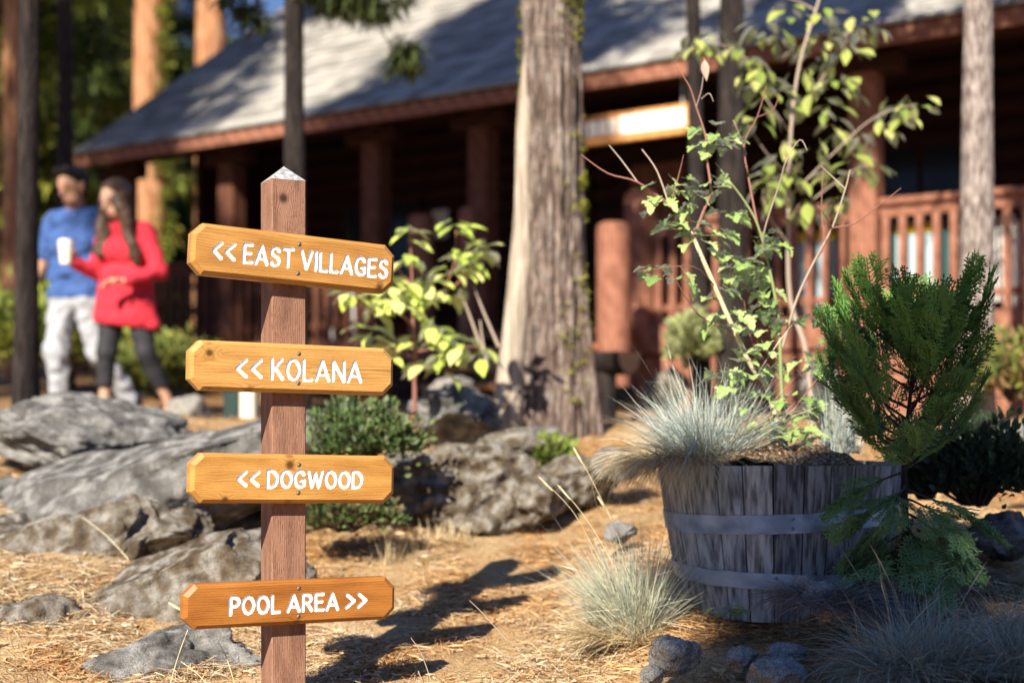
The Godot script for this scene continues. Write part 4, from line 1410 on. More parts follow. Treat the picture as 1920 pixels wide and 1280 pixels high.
func build_barrel() -> void:
	var at := Vector3(0.783, EYE - 0.535, -4.15)
	var root := thing("barrel_planter", "weathered grey half barrel with two bluish metal hoops, planted, on the straw", "planter", at)
	var h := 0.43
	var n := 27
	var a := 0.0
	var edges := [0.0]
	for i in n:
		a += rr(0.75, 1.25)
		edges.append(a)
	for i in n + 1:
		edges[i] = edges[i] / a * TAU
	for i in n:
		var b := Buf.new()
		var a0: float = edges[i] + 0.006
		var a1: float = edges[i + 1] - 0.006
		var push := rr(-0.0015, 0.0015)
		var top := h + rr(-0.004, 0.004)
		var m := 3
		for j in 8:
			var y0 := top * j / 8.0
			var y1 := top * (j + 1) / 8.0
			for k in m:
				var u0 := lerpf(a0, a1, float(k) / m)
				var u1 := lerpf(a0, a1, float(k + 1) / m)
				var n0 := Vector3(cos(u0), 0, sin(u0))
				var n1 := Vector3(cos(u1), 0, sin(u1))
				var r0 := barrel_radius(y0) + push
				var r1 := barrel_radius(y1) + push
				b.tri(n0 * r0 + Vector3.UP * y0, n1 * r0 + Vector3.UP * y0, n1 * r1 + Vector3.UP * y1, n0, n1, n1)
				b.tri(n0 * r0 + Vector3.UP * y0, n1 * r1 + Vector3.UP * y1, n0 * r1 + Vector3.UP * y1, n0, n1, n0)
				if j == 7:
					b.quad(n0 * r1 + Vector3.UP * y1, n1 * r1 + Vector3.UP * y1, n1 * (r1 - 0.026) + Vector3.UP * y1, n0 * (r1 - 0.026) + Vector3.UP * y1, Vector3.UP)
			var rr0 := barrel_radius(y0) + push
			var rr1 := barrel_radius(y1) + push
			for s in [[a0, -1.0], [a1, 1.0]]:
				var nn := Vector3(cos(s[0]), 0, sin(s[0]))
				var sn: Vector3 = Vector3(-sin(s[0]), 0, cos(s[0])) * s[1]
				b.quad(nn * rr0 + Vector3.UP * y0, nn * rr1 + Vector3.UP * y1, nn * (rr1 - 0.026) + Vector3.UP * y1, nn * (rr0 - 0.026) + Vector3.UP * y0, sn)
			if j > 5:
				var nn := Vector3(cos((a0 + a1) / 2), 0, sin((a0 + a1) / 2))
				b.quad(Vector3(cos(a0), 0, sin(a0)) * (rr0 - 0.026) + Vector3.UP * y0, Vector3(cos(a1), 0, sin(a1)) * (rr0 - 0.026) + Vector3.UP * y0, Vector3(cos(a1), 0, sin(a1)) * (rr1 - 0.026) + Vector3.UP * y1, Vector3(cos(a0), 0, sin(a0)) * (rr1 - 0.026) + Vector3.UP * y1, -nn)
		part("stave", b.mesh(), M.staves[rng.randi() % 5], root, Transform3D(Basis.IDENTITY, Vector3(0, 0, 0)))
	for q in [[0.283, 0.052, 0.018, 0.4], [0.122, 0.045, 0.010, 2.0]]:
		var wob := noise(1.0, 2, FastNoiseLite.TYPE_SIMPLEX, 3)
		var b := Buf.new()
		for side in 2:
			for k in 96:
				var p := []
				var nr := []
				for e in [[k, 0.0], [k + 1, 0.0], [k + 1, 1.0], [k, 1.0]]:
					var u: float = TAU * e[0] / 96.0
					var y: float = q[0] - q[1] * 0.5 + q[1] * e[1] + q[2] * cos(u + q[3]) + 0.0018 * wob.get_noise_2d(cos(u) * 3.0, sin(u) * 3.0 + q[0] * 40.0)
					var r := barrel_radius(y) + 0.0042 + 0.0012 * wob.get_noise_2d(cos(u) * 5.0 + 9.0, sin(u) * 5.0 + y * 30.0) - side * 0.0025
					p.append(Vector3(cos(u) * r, y, sin(u) * r))
					nr.append(Vector3(cos(u), 0.12, sin(u)) * (1.0 if side == 0 else -1.0))
				b.tri(p[0], p[1], p[2], nr[0], nr[1], nr[2])
				b.tri(p[0], p[2], p[3], nr[0], nr[2], nr[3])
				if side == 0:
					for yy in [0, 3]:
						var o0: Vector3 = p[yy] - Vector3(nr[yy].x, 0, nr[yy].z) * 0.0025
						var i2: int = 1 if yy == 0 else 2
						var o1: Vector3 = p[i2] - Vector3(nr[i2].x, 0, nr[i2].z) * 0.0025
						b.quad(p[yy], p[i2], o1, o0, Vector3.DOWN if yy == 0 else Vector3.UP)
		# the lapped, riveted end
		var u2 := 1.62 if q[0] > 0.2 else 1.75
		var lap := Buf.new()
		for k in 2:
			var y2: float = q[0] + q[2] * cos(u2 + q[3]) + (k - 0.5) * q[1] * 0.5
			var nn := Vector3(cos(u2 + 0.04), 0, sin(u2 + 0.04))
			var c := nn * (barrel_radius(y2) + 0.0045) + Vector3.UP * y2
			lap.tube([c, c + nn * 0.002, c + nn * 0.0032], [0.005, 0.0045, 0.002], 10)
		var hp := part("hoop", b.mesh(), M.hoop, root)
		part("rivets", lap.mesh(), M.hoop, hp)
	var hump := noise(3.0, 4, FastNoiseLite.TYPE_SIMPLEX, 66)
	var fn := func(u: float, v: float) -> Vector3:
		var r := v * 0.325
		var x := cos(TAU * u) * r
		var z := sin(TAU * u) * r
		var y := h - 0.03 + 0.085 * exp(-(pow(x + 0.02, 2) * 22.0 + pow(z - 0.13, 2) * 40.0)) + hump.get_noise_2d(x, z) * 0.03 + hump.get_noise_2d(x * 4.0, z * 4.0) * 0.012
		return Vector3(x, y, z)
	part("soil", sheet(64, 22, fn, true, true), M.moss, root)


# flat leaves in their own plane: stalk at the origin, tip towards +z, face up
func maple_leaf(seed_: int) -> ArrayMesh:
	var r := RandomNumberGenerator.new()
	r.seed = seed_
	var out := [Vector2(0, 0.0), Vector2(0.22, -0.06), Vector2(0.42, 0.06), Vector2(0.34, 0.14), Vector2(0.56, 0.26), Vector2(0.60, 0.44), Vector2(0.44, 0.42), Vector2(0.36, 0.44), Vector2(0.40, 0.62), Vector2(0.26, 0.66), Vector2(0.20, 0.84), Vector2(0.0, 1.0)]
	var ring := []
	for p in out:
		ring.append(p)
	for i in range(out.size() - 2, 0, -1):
		ring.append(Vector2(-out[i].x, out[i].y))
	var b := Buf.new()
	var cup := r.randf_range(0.15, 0.5)
	var bend := r.randf_range(0.1, 0.5)
	var lift := func(p: Vector2) -> Vector3: return Vector3(p.x, absf(p.x) * cup - bend * p.y * p.y + 0.05 * sin(p.x * 9.0 + p.y * 7.0), p.y)
	var c := Vector2(0, 0.34)
	for i in ring.size():
		var p: Vector2 = ring[i] * r.randf_range(0.94, 1.06)
		var q: Vector2 = ring[(i + 1) % ring.size()]
		var a: Vector3 = lift.call(c)
		var d: Vector3 = lift.call(p)
		var e: Vector3 = lift.call(q)
		var nn := (d - a).cross(e - a).normalized()
		if nn.y < 0.0:
			nn = -nn
		b.tri(a, d, e, nn, nn, nn)
	b.tube([Vector3(0, 0, 0.02), Vector3(0, 0.05, -0.35), Vector3(0, 0.1, -0.6)], [0.014, 0.012, 0.012], 4, false)
	return b.mesh()


func oval_leaf(width: float, fold: float, bend: float) -> ArrayMesh:
	var b := Buf.new()
	var prof := [0.0, 0.55, 0.9, 1.0, 0.82, 0.45, 0.0]
	for i in 6:
		var t0 := i / 6.0
		var t1 := (i + 1) / 6.0
		for s in [-1.0, 1.0]:
			var a := Vector3(0, -bend * t0 * t0, t0)
			var d := Vector3(0, -bend * t1 * t1, t1)
			var e := Vector3(s * width * prof[i + 1], -bend * t1 * t1 + fold * width * prof[i + 1], t1)
			var f := Vector3(s * width * prof[i], -bend * t0 * t0 + fold * width * prof[i], t0)
			var nn := Vector3(-s * fold, 1, bend * t0).normalized()
			b.tri(a, d, e, nn, nn, nn)
			b.tri(a, e, f, nn, nn, nn)
	b.tube([Vector3(0, 0, 0), Vector3(0, 0.03, -0.15)], [0.012, 0.012], 4, false)
	return b.mesh()


func add_leaf(root: Node3D, shape: Mesh, m: Material, at: Vector3, out: Vector3, size: float, tilt: float, roll: float) -> void:
	# tip points along out, sagging by tilt
	var z := (Vector3(out.x, 0, out.z).normalized() * cos(tilt) + Vector3.DOWN * sin(tilt)).normalized()
	var x := Vector3.UP.cross(z).normalized()
	var y := z.cross(x)
	var t := Basis(x, y, z) * Basis(Vector3.BACK, roll)
	part("leaf", shape, m, root, Transform3D(t * Basis.from_scale(Vector3.ONE * size), at))


# twisty stem through points given in the world
func stem(root: Node3D, pts: Array, r0: float, r1: float, m: Material, called := "stem") -> void:
	var p := []
	var ra := []
	for i in pts.size() - 1:
		for k in 4:
			var t := k / 4.0
			var a: Vector3 = pts[maxi(i - 1, 0)]
			var d: Vector3 = pts[mini(i + 2, pts.size() - 1)]
			p.append(pts[i].cubic_interpolate(pts[i + 1], a, d, t) - root.position)
	p.append(pts[pts.size() - 1] - root.position)
	for i in p.size():
		ra.append(lerpf(r0, r1, float(i) / (p.size() - 1)))
	var b := Buf.new()
	b.tube(p, ra, 7)
	part(called, b.mesh(), m, root)


func build_maple() -> void:
	var base := Vector3(0.787, 0.635, -4.13)
	var root := thing("vine_maple", "young leafy maple with cream stems and bare twig ends growing from the barrel", "plant", base)
	stem(root, [Vector3(0.787, 0.629, -4.13), Vector3(0.738, 0.808, -4.1), Vector3(0.691, 0.868, -4.08), Vector3(0.635, 0.97, -4.05), Vector3(0.574, 1.1, -4.03), Vector3(0.517, 1.23, -4.03), Vector3(0.499, 1.268, -4.03)], 0.0093, 0.0052, M.twig_cream)
	stem(root, [Vector3(0.499, 1.268, -4.03), Vector3(0.446, 1.327, -4.03), Vector3(0.355, 1.389, -4.01), Vector3(0.271, 1.414, -4.01), Vector3(0.195, 1.467, -4.01)], 0.0043, 0.0016, M.twig_red)
	stem(root, [Vector3(0.518, 1.244, -4.03), Vector3(0.546, 1.31, -4.07), Vector3(0.573, 1.381, -4.1), Vector3(0.567, 1.474, -4.13), Vector3(0.566, 1.545, -4.15), Vector3(0.542, 1.64, -4.18), Vector3(0.522, 1.705, -4.19), Vector3(0.482, 1.768, -4.2)], 0.0051, 0.0013, M.twig_red)
	stem(root, [Vector3(0.796, 0.629, -4.13), Vector3(0.794, 0.716, -4.15), Vector3(0.79, 0.833, -4.17), Vector3(0.787, 0.97, -4.18), Vector3(0.777, 1.065, -4.18), Vector3(0.753, 1.19, -4.19), Vector3(0.724, 1.295, -4.19), Vector3(0.688, 1.365, -4.2), Vector3(0.639, 1.434, -4.21), Vector3(0.604, 1.483, -4.22)], 0.0076, 0.0016, M.twig_green)
	stem(root, [Vector3(0.796, 0.935, -4.18), Vector3(0.832, 1.073, -4.15), Vector3(0.88, 1.183, -4.13), Vector3(0.926, 1.275, -4.11), Vector3(0.962, 1.386, -4.1), Vector3(0.975, 1.441, -4.1)], 0.0047, 0.0016, M.twig_grey)
	stem(root, [Vector3(0.926, 1.275, -4.11), Vector3(0.981, 1.283, -4.09), Vector3(1.038, 1.323, -4.07), Vector3(1.109, 1.38, -4.05)], 0.0026, 0.0010, M.twig_red)
	stem(root, [Vector3(0.88, 1.183, -4.13), Vector3(0.915, 1.232, -4.17), Vector3(0.915, 1.33, -4.2), Vector3(0.925, 1.464, -4.23)], 0.0026, 0.0011, M.twig_red)
	stem(root, [Vector3(0.962, 1.386, -4.1), Vector3(0.934, 1.431, -4.15), Vector3(0.908, 1.463, -4.17)], 0.0020, 0.0010, M.twig_grey)
	stem(root, [Vector3(0.926, 1.275, -4.11), Vector3(0.884, 1.304, -4.03), Vector3(0.862, 1.324, -4.01)], 0.0020, 0.0010, M.twig_grey)
	stem(root, [Vector3(0.753, 1.19, -4.19), Vector3(0.731, 1.257, -4.13), Vector3(0.766, 1.394, -4.07), Vector3(0.78, 1.457, -4.04), Vector3(0.816, 1.513, -4.03), Vector3(0.833, 1.479, -4.01)], 0.0030, 0.0010, M.twig_grey)
	stem(root, [Vector3(0.724, 1.295, -4.19), Vector3(0.706, 1.43, -4.23), Vector3(0.698, 1.549, -4.27), Vector3(0.738, 1.631, -4.28), Vector3(0.769, 1.729, -4.29)], 0.0038, 0.0011, M.twig_red)
	stem(root, [Vector3(0.704, 1.517, -4.27), Vector3(0.669, 1.588, -4.23), Vector3(0.658, 1.612, -4.23)], 0.0021, 0.0010, M.twig_grey)
	stem(root, [Vector3(0.738, 1.631, -4.28), Vector3(0.796, 1.666, -4.33), Vector3(0.819, 1.719, -4.35)], 0.0021, 0.0010, M.twig_red)
	stem(root, [Vector3(0.542, 1.64, -4.18), Vector3(0.554, 1.688, -4.15), Vector3(0.561, 1.769, -4.13)], 0.0021, 0.0010, M.twig_grey)
	stem(root, [Vector3(0.555, 1.659, -4.16), Vector3(0.573, 1.668, -4.13), Vector3(0.585, 1.645, -4.13)], 0.0017, 0.0010, M.twig_grey)
	stem(root, [Vector3(0.446, 1.327, -4.03), Vector3(0.413, 1.429, -4.05), Vector3(0.371, 1.492, -4.06)], 0.0026, 0.0018, M.twig_grey)
	stem(root, [Vector3(0.456, 1.35, -4.03), Vector3(0.474, 1.422, -4.01), Vector3(0.482, 1.463, -3.99)], 0.0026, 0.0011, M.twig_red)
	stem(root, [Vector3(0.355, 1.389, -4.01), Vector3(0.31, 1.456, -4.03), Vector3(0.275, 1.498, -4.03)], 0.0021, 0.0016, M.twig_grey)
	stem(root, [Vector3(0.635, 0.97, -4.05), Vector3(0.524, 1.014, -3.99), Vector3(0.449, 1.113, -3.93)], 0.0027, 0.0010, M.twig_red)
	stem(root, [Vector3(0.574, 1.1, -4.03), Vector3(0.501, 1.142, -3.93), Vector3(0.386, 1.129, -3.88)], 0.0026, 0.0010, M.twig_red)
	stem(root, [Vector3(0.794, 0.716, -4.15), Vector3(0.92, 0.859, -4.23), Vector3(0.972, 0.955, -4.25)], 0.0026, 0.0010, M.twig_red)
	stem(root, [Vector3(0.79, 0.833, -4.17), Vector3(0.714, 0.954, -4.23), Vector3(0.7, 1.086, -4.29)], 0.0026, 0.0010, M.twig_red)
	stem(root, [Vector3(0.794, 0.731, -4.15), Vector3(0.703, 0.76, -4.03), Vector3(0.692, 0.926, -4.01)], 0.0026, 0.0010, M.twig_red)
	# a dead curled leaf on the highest twig
	var dead := oval_leaf(0.22, 0.6, 0.5)
	add_leaf(root, dead, M.twig_grey, Vector3(0.559, 1.765, -4.13) - base, Vector3(0.2, 0, 1), 0.055, 1.3, 0.4)
	var spots := [Vector3(0.608, 1.542, -4.18), Vector3(0.568, 1.51, -4.16), Vector3(0.653, 1.561, -4.23), Vector3(0.485, 1.392, -4.03), Vector3(0.431, 1.392, -4.03), Vector3(0.411, 1.327, -4.03), Vector3(0.573, 1.409, -4.13), Vector3(0.492, 1.279, -4.01), Vector3(0.453, 1.267, -3.99), Vector3(0.589, 1.236, -4.11), Vector3(0.638, 1.333, -4.19), Vector3(0.529, 1.232, -4.01), Vector3(0.723, 1.217, -4.18), Vector3(0.682, 1.177, -4.16), Vector3(0.61, 1.202, -4.13), Vector3(0.674, 1.155, -4.23), Vector3(0.731, 1.261, -4.23), Vector3(0.762, 1.239, -4.13), Vector3(0.401, 1.132, -3.93), Vector3(0.464, 1.117, -3.93), Vector3(0.584, 1.075, -4.08), Vector3(0.66, 1.169, -4.27), Vector3(0.731, 1.176, -4.23), Vector3(0.586, 1.005, -4.03), Vector3(0.716, 1.1, -4.25), Vector3(0.752, 1.075, -4.18), Vector3(0.63, 1.018, -4.08), Vector3(0.731, 1.03, -4.23), Vector3(0.808, 1.004, -4.13), Vector3(0.705, 0.991, -4.08), Vector3(0.925, 1.02, -4.23), Vector3(0.958, 0.953, -4.25), Vector3(0.642, 0.904, -4.03), Vector3(0.58, 0.847, -3.99), Vector3(0.856, 0.912, -4.18), Vector3(0.678, 0.859, -4.03), Vector3(0.616, 0.793, -3.99), Vector3(0.809, 0.867, -4.23), Vector3(0.693, 0.738, -4.01), Vector3(0.856, 0.778, -4.18), Vector3(0.789, 0.72, -4.03), Vector3(0.885, 0.74, -4.23), Vector3(0.749, 0.683, -4.01), Vector3(0.91, 0.78, -4.25), Vector3(0.803, 0.674, -4.01), Vector3(0.716, 0.693, -3.98), Vector3(0.867, 0.692, -4.13), Vector3(0.698, 0.827, -4.23), Vector3(0.92, 0.874, -4.23), Vector3(0.746, 0.79, -3.98), Vector3(0.701, 0.924, -3.98), Vector3(0.587, 1.572, -4.23), Vector3(0.514, 1.335, -4.03), Vector3(0.769, 1.128, -4.23)]
	var shapes := [maple_leaf(1), maple_leaf(2), maple_leaf(3)]
	for s in spots:
		for k in 5:
			var a := rr(0, TAU)
			var o := Vector3(cos(a), 0, sin(a))
			var p: Vector3 = s + o * rr(0.012, 0.045) + Vector3(0, rr(-0.025, 0.02), 0)
			add_leaf(root, shapes[rng.randi() % 3], M.leaf[rng.randi() % 4], p - base, o + Vector3(rr(-0.4, 0.4), 0, rr(-0.1, 0.6)), rr(0.030, 0.053), rr(-0.15, 0.75), rr(-0.5, 0.5))


func build_dogwoods() -> void:
	var shapes := [oval_leaf(0.27, 0.25, 0.25), oval_leaf(0.30, 0.15, 0.4), oval_leaf(0.24, 0.35, 0.1)]
	# the tall one behind the barrel
	var base := on_ground(1.32, -6.25, 0.02)
	var root := thing("dogwood_tree", "slender young dogwood with sprays of drooping yellow-green leaves behind the barrel", "tree", base)
	stem(root, [base, base + Vector3(-0.02, 0.5, 0), Vector3(1.233, 1.267, -6.3), Vector3(1.216, 1.637, -6.25), Vector3(1.218, 2.002, -6.2), Vector3(1.255, 2.281, -6.2), Vector3(1.325, 2.513, -6.2), Vector3(1.395, 2.746, -6.2)], 0.012, 0.005, M.twig_grey, "trunk")
	for q in [[Vector3(1.228, 2.012, -6.25), Vector3(1.381, 2.248, -6.35), Vector3(1.548, 2.49, -6.45)], [Vector3(1.228, 1.989, -6.25), Vector3(1.107, 2.107, -6.15), Vector3(1.015, 2.291, -6.15), Vector3(0.853, 2.372, -6.15)], [Vector3(1.219, 1.708, -6.25), Vector3(1.384, 1.876, -6.15), Vector3(1.568, 2.037, -6.15), Vector3(1.753, 2.095, -6.15)], [Vector3(1.216, 1.591, -6.25), Vector3(1.357, 1.724, -6.35), Vector3(1.524, 1.843, -6.35), Vector3(1.619, 1.867, -6.35)], [Vector3(1.223, 1.801, -6.25), Vector3(1.098, 1.866, -6.1), Vector3(0.998, 1.993, -6.05)], [Vector3(1.336, 2.528, -6.25), Vector3(1.242, 2.575, -6.25), Vector3(1.125, 2.598, -6.25)], [Vector3(1.219, 1.497, -6.25), Vector3(1.107, 1.622, -6.15), Vector3(1.084, 1.738, -6.15)]]:
		stem(root, q, 0.0045, 0.0015, M.twig_grey, "branch")
	var spots := [Vector3(0.784, 2.372, -6.15), Vector3(0.835, 2.342, -6.15), Vector3(0.888, 2.379, -6.15), Vector3(0.98, 2.326, -6.15), Vector3(1.084, 2.25, -6.15), Vector3(1.026, 2.312, -6.25), Vector3(1.219, 2.528, -6.25), Vector3(1.359, 2.504, -6.25), Vector3(1.548, 2.526, -6.45), Vector3(1.632, 2.533, -6.45), Vector3(1.333, 2.402, -6.35), Vector3(1.195, 2.457, -6.35), Vector3(1.265, 2.235, -6.25), Vector3(1.405, 2.433, -6.35), Vector3(1.505, 2.41, -6.35), Vector3(1.042, 2.199, -6.15), Vector3(1.429, 2.236, -6.35), Vector3(1.5, 2.212, -6.35), Vector3(1.214, 2.13, -6.25), Vector3(1.336, 2.118, -6.25), Vector3(1.291, 1.888, -6.15), Vector3(1.176, 1.922, -6.15), Vector3(1.429, 1.998, -6.35), Vector3(1.552, 1.981, -6.35), Vector3(1.619, 1.862, -6.35), Vector3(1.672, 2.079, -6.15), Vector3(1.757, 2.095, -6.15), Vector3(1.706, 2.049, -6.15), Vector3(1.603, 2.01, -6.15), Vector3(1.457, 2.295, -6.35), Vector3(1.088, 1.749, -6.15), Vector3(1.223, 1.79, -6.25), Vector3(1.429, 1.831, -6.35), Vector3(1.172, 1.844, -6.25), Vector3(1.476, 1.719, -6.35), Vector3(1.289, 1.656, -6.25), Vector3(1.158, 1.71, -6.15), Vector3(1.476, 1.853, -6.15), Vector3(1.13, 2.176, -6.15), Vector3(1.043, 2.027, -6.05), Vector3(1.429, 2.093, -6.35), Vector3(1.403, 2.345, -6.45), Vector3(1.101, 2.481, -6.25)]
	for s in spots:
		for k in 7:
			var a := rr(0, TAU)
			var o := Vector3(cos(a), 0, sin(a))
			add_leaf(root, shapes[rng.randi() % 3], M.leaf_olive[rng.randi() % 4], s + o * rr(0.01, 0.06) + Vector3(0, rr(-0.05, 0.04), 0) - base, o, rr(0.065, 0.108), rr(0.1, 1.0), rr(-0.4, 0.4))
	# the bright bush behind the signpost
	base = on_ground(-0.42, -6.05, 0.02)
	root = thing("dogwood_bush", "bright lime-green young dogwood bush standing right behind the sign boards", "bush", base)
	stem(root, [base, Vector3(-0.413, 0.95, -6.05), Vector3(-0.422, 1.154, -6.05), Vector3(-0.426, 1.335, -6.05), Vector3(-0.436, 1.539, -6.05)], 0.012, 0.003, M.twig_red, "trunk")
	for q in [[Vector3(-0.422, 1.131, -6.05), Vector3(-0.491, 1.191, -5.95), Vector3(-0.58, 1.235, -5.95), Vector3(-0.692, 1.269, -5.95)], [Vector3(-0.422, 1.154, -6.05), Vector3(-0.323, 1.253, -6.15), Vector3(-0.254, 1.392, -6.15), Vector3(-0.242, 1.553, -6.15)], [Vector3(-0.417, 1.018, -6.05), Vector3(-0.268, 1.035, -5.95), Vector3(-0.134, 1.035, -5.95)], [Vector3(-0.417, 0.995, -6.05), Vector3(-0.53, 1.046, -6.15), Vector3(-0.623, 1.104, -6.15)], [Vector3(-0.323, 1.253, -6.15), Vector3(-0.208, 1.346, -6.15), Vector3(-0.127, 1.461, -6.15)], [Vector3(-0.424, 1.29, -6.05), Vector3(-0.499, 1.381, -6.05), Vector3(-0.522, 1.335, -6.05)]]:
		stem(root, q, 0.006, 0.002, M.twig_red, "branch")
	spots = [Vector3(-0.442, 1.517, -6.05), Vector3(-0.431, 1.403, -6.05), Vector3(-0.254, 1.558, -6.15), Vector3(-0.226, 1.461, -6.15), Vector3(-0.143, 1.438, -6.15), Vector3(-0.12, 1.479, -6.15), Vector3(-0.522, 1.312, -6.05), Vector3(-0.454, 1.285, -6.05), Vector3(-0.369, 1.341, -6.15), Vector3(-0.254, 1.364, -6.15), Vector3(-0.323, 1.249, -6.15), Vector3(-0.408, 1.24, -6.05), Vector3(-0.531, 1.24, -5.95), Vector3(-0.6, 1.087, -6.15), Vector3(-0.507, 1.069, -6.15), Vector3(-0.386, 1.058, -6.05), Vector3(-0.29, 1.075, -5.95), Vector3(-0.201, 1.052, -5.95), Vector3(-0.138, 1.008, -5.95), Vector3(-0.245, 1.008, -5.95), Vector3(-0.363, 0.968, -6.05), Vector3(-0.295, 0.945, -6.05), Vector3(-0.623, 1.11, -6.15), Vector3(-0.68, 1.269, -5.95), Vector3(-0.184, 1.392, -6.15), Vector3(-0.48, 1.202, -5.95), Vector3(-0.254, 1.288, -6.15), Vector3(-0.558, 1.037, -6.2), Vector3(-0.323, 1.124, -5.95), Vector3(-0.58, 1.202, -5.95)]
	for s in spots:
		for k in 8:
			var a := rr(0, TAU)
			var o := Vector3(cos(a), 0, sin(a))
			add_leaf(root, shapes[rng.randi() % 3], M.leaf_lime[rng.randi() % 4], s + o * rr(0.0, 0.05) + Vector3(0, rr(-0.03, 0.03), 0) - base, o, rr(0.07, 0.112), rr(-0.1, 0.6), rr(-0.4, 0.4))
	for q in [[Vector3(-0.128, 1.025, -6.2), Vector3(-0.186, 1.188, -6.2), Vector3(-0.228, 1.293, -6.2)], [Vector3(-0.058, 1.049, -6.2), Vector3(-0.128, 1.211, -6.2), Vector3(-0.167, 1.316, -6.2)], [Vector3(-0.105, 0.956, -6.2), Vector3(-0.128, 1.072, -6.2), Vector3(-0.139, 1.165, -6.2)]]:
		stem(root, q, 0.008, 0.003, M.twig_grey, "bare_stick")


# ---------------------------------------------------------------- the little cedar and the low shrubs

func cedar_spray(seed_: int) -> ArrayMesh:
	var r := RandomNumberGenerator.new()
	r.seed = seed_
	var b := Buf.new()
	var blade := func(a: Vector3, d: Vector3, w: float) -> void:
		var s := (d - a).cross(Vector3.UP).normalized() * w
		var m := a.lerp(d, 0.5)
		b.tri(a, m + s, m - s, Vector3.UP, Vector3.UP, Vector3.UP)
		b.tri(m + s, d, m - s, Vector3.UP, Vector3.UP, Vector3.UP)
		var u := Vector3.UP * w * 0.6
		b.tri(a, m + u, m - u, s.normalized(), s.normalized(), s.normalized())
		b.tri(m + u, d, m - u, s.normalized(), s.normalized(), s.normalized())
	# axis along +y in the instance, so lay the fan in the x-y plane with z up
	var twist := Basis(Vector3(1, 0, 0), Vector3(0, 0, 1), Vector3(0, -1, 0))
	b.xf = Transform3D(twist, Vector3.ZERO)
	var n := 11
	for i in n:
		var t := float(i) / n
		var o := Vector3(0, 0.04 * sin(t * 3.0), -t * 0.85)
		var o1 := Vector3(0, 0.04 * sin((t + 1.0 / n) * 3.0), -(t + 1.0 / n) * 0.85)
		blade.call(o, o1 + (o1 - o) * 0.3, 0.020)
		for s in [-1.0, 1.0]:
			var l := (0.42 * sin(PI * (0.18 + 0.72 * t))) * r.randf_range(0.75, 1.15)
			var dir := Vector3(s * sin(0.75 + r.randf_range(-0.15, 0.15)), r.randf_range(-0.12, 0.2), -cos(0.75)).normalized()
			blade.call(o, o + dir * l, 0.018)
			for k in 5:
				var q := o + dir * l * (0.25 + 0.15 * k)
				var dd := (dir.rotated(Vector3.UP, (0.65 if k % 2 == 0 else -0.65) + r.randf_range(-0.15, 0.15)) + Vector3(0, r.randf_range(-0.15, 0.15), 0)).normalized()
				blade.call(q, q + dd * l * 0.34, 0.019)
	return b.mesh()


func build_sapling() -> void:
	var base := Vector3(0.988, 0.266, -3.62)
	base.y = ground(base.x, base.z) - 0.02
	var root := thing("cedar_sapling", "small dark green cedar sapling in front of the barrel's right side", "sapling", base)
	var top := EYE + 0.215 - base.y
	var pts := []
	for k in 12:
		var t := k / 11.0
		pts.append(Vector3(0.012 * sin(t * 5.0) + 0.05 * smoothstep(0.45, 1.0, t), top * t, 0.01 * sin(t * 4.0)))
	var b := Buf.new()
	var ra := []
	for k in 12:
		ra.append(lerpf(0.0135, 0.003, k / 11.0))
	b.tube(pts, ra, 9)
	part("trunk", b.mesh(), M.bark_dark, root)
	var sprays := [cedar_spray(1), cedar_spray(2), cedar_spray(3)]
	var where := [[], [], []]
	var tints := [[], [], []]
	var tw := Buf.new()
	for i in 52:
		var f := pow(i / 51.0, 0.85)
		var rel := lerpf(0.25, 1.0, f)
		var y := rel * top
		var a := i * 2.399 + rr(-0.5, 0.5)
		var out := Vector3(cos(a), 0, sin(a))
		if rel < 0.55 and rng.randf() < 0.1:
			continue
		var l := lerpf(0.15, 0.25, smoothstep(0.30, 0.62, rel)) * (1.0 - 0.35 * smoothstep(0.78, 1.0, rel)) * rr(0.6, 1.15)
		l *= 1.0 - 0.35 * clampf(-out.x * 1.5, 0.0, 1.0) * (1.0 - smoothstep(0.48, 0.7, rel))
		if out.x < 0.0 and out.z > 0.0 and rel < 0.48 and rng.randf() < 0.3:
			continue
		var rise := lerpf(-0.45, 0.55, smoothstep(0.35, 0.8, rel)) + rr(-0.15, 0.15)
		var at := clampf(rel * 11.0, 0.0, 10.99)
		var p: Vector3 = pts[int(at)].lerp(pts[int(at) + 1], at - int(at))
		var line := [p]
		var n := 5
		for k in n:
			var t := (k + 1.0) / n
			var d := (out + Vector3.UP * (rise + (0.9 * t * t if rel > 0.55 else -0.35 * t)) + Vector3(rr(-0.2, 0.2), 0, rr(-0.2, 0.2))).normalized()
			p += d * l / n
			line.append(p)
			if k >= 1:
				for s in (2 if k > 1 else 1):
					var swing := (1.0 if (k + s) % 2 == 0 else -1.0) * rr(0.3, 0.9)
					var dd := d.rotated(Vector3.UP, swing)
					dd = (dd + Vector3.UP * (rr(0.05, 0.7) if rel > 0.55 else rr(-0.7, 0.1))).normalized()
					if k == n - 1 and s == 0:
						dd = (d + Vector3.UP * (0.5 if rel > 0.55 else -0.4)).normalized()
					var sz := rr(0.085, 0.15)
					var v := rng.randi() % 3
					where[v].append(Transform3D(facing(dd, rr(-0.7, 0.7)) * Basis.from_scale(Vector3.ONE * sz), p))
					var c := Color(0.125, 0.265, 0.055).lerp(Color(0.20, 0.29, 0.14), clampf(1.2 - rel * 1.35, 0.0, 1.0))
					tints[v].append(c * rr(0.7, 1.3))
		tw.tube(line, [0.0040, 0.0034, 0.0028, 0.0022, 0.0016, 0.0010], 5, false)
	part("branches", tw.mesh(), M.twig_dark, root)
	for v in 3:
		many("foliage", sprays[v], M.needles, root, where[v], tints[v]).set_meta("kind", "stuff")


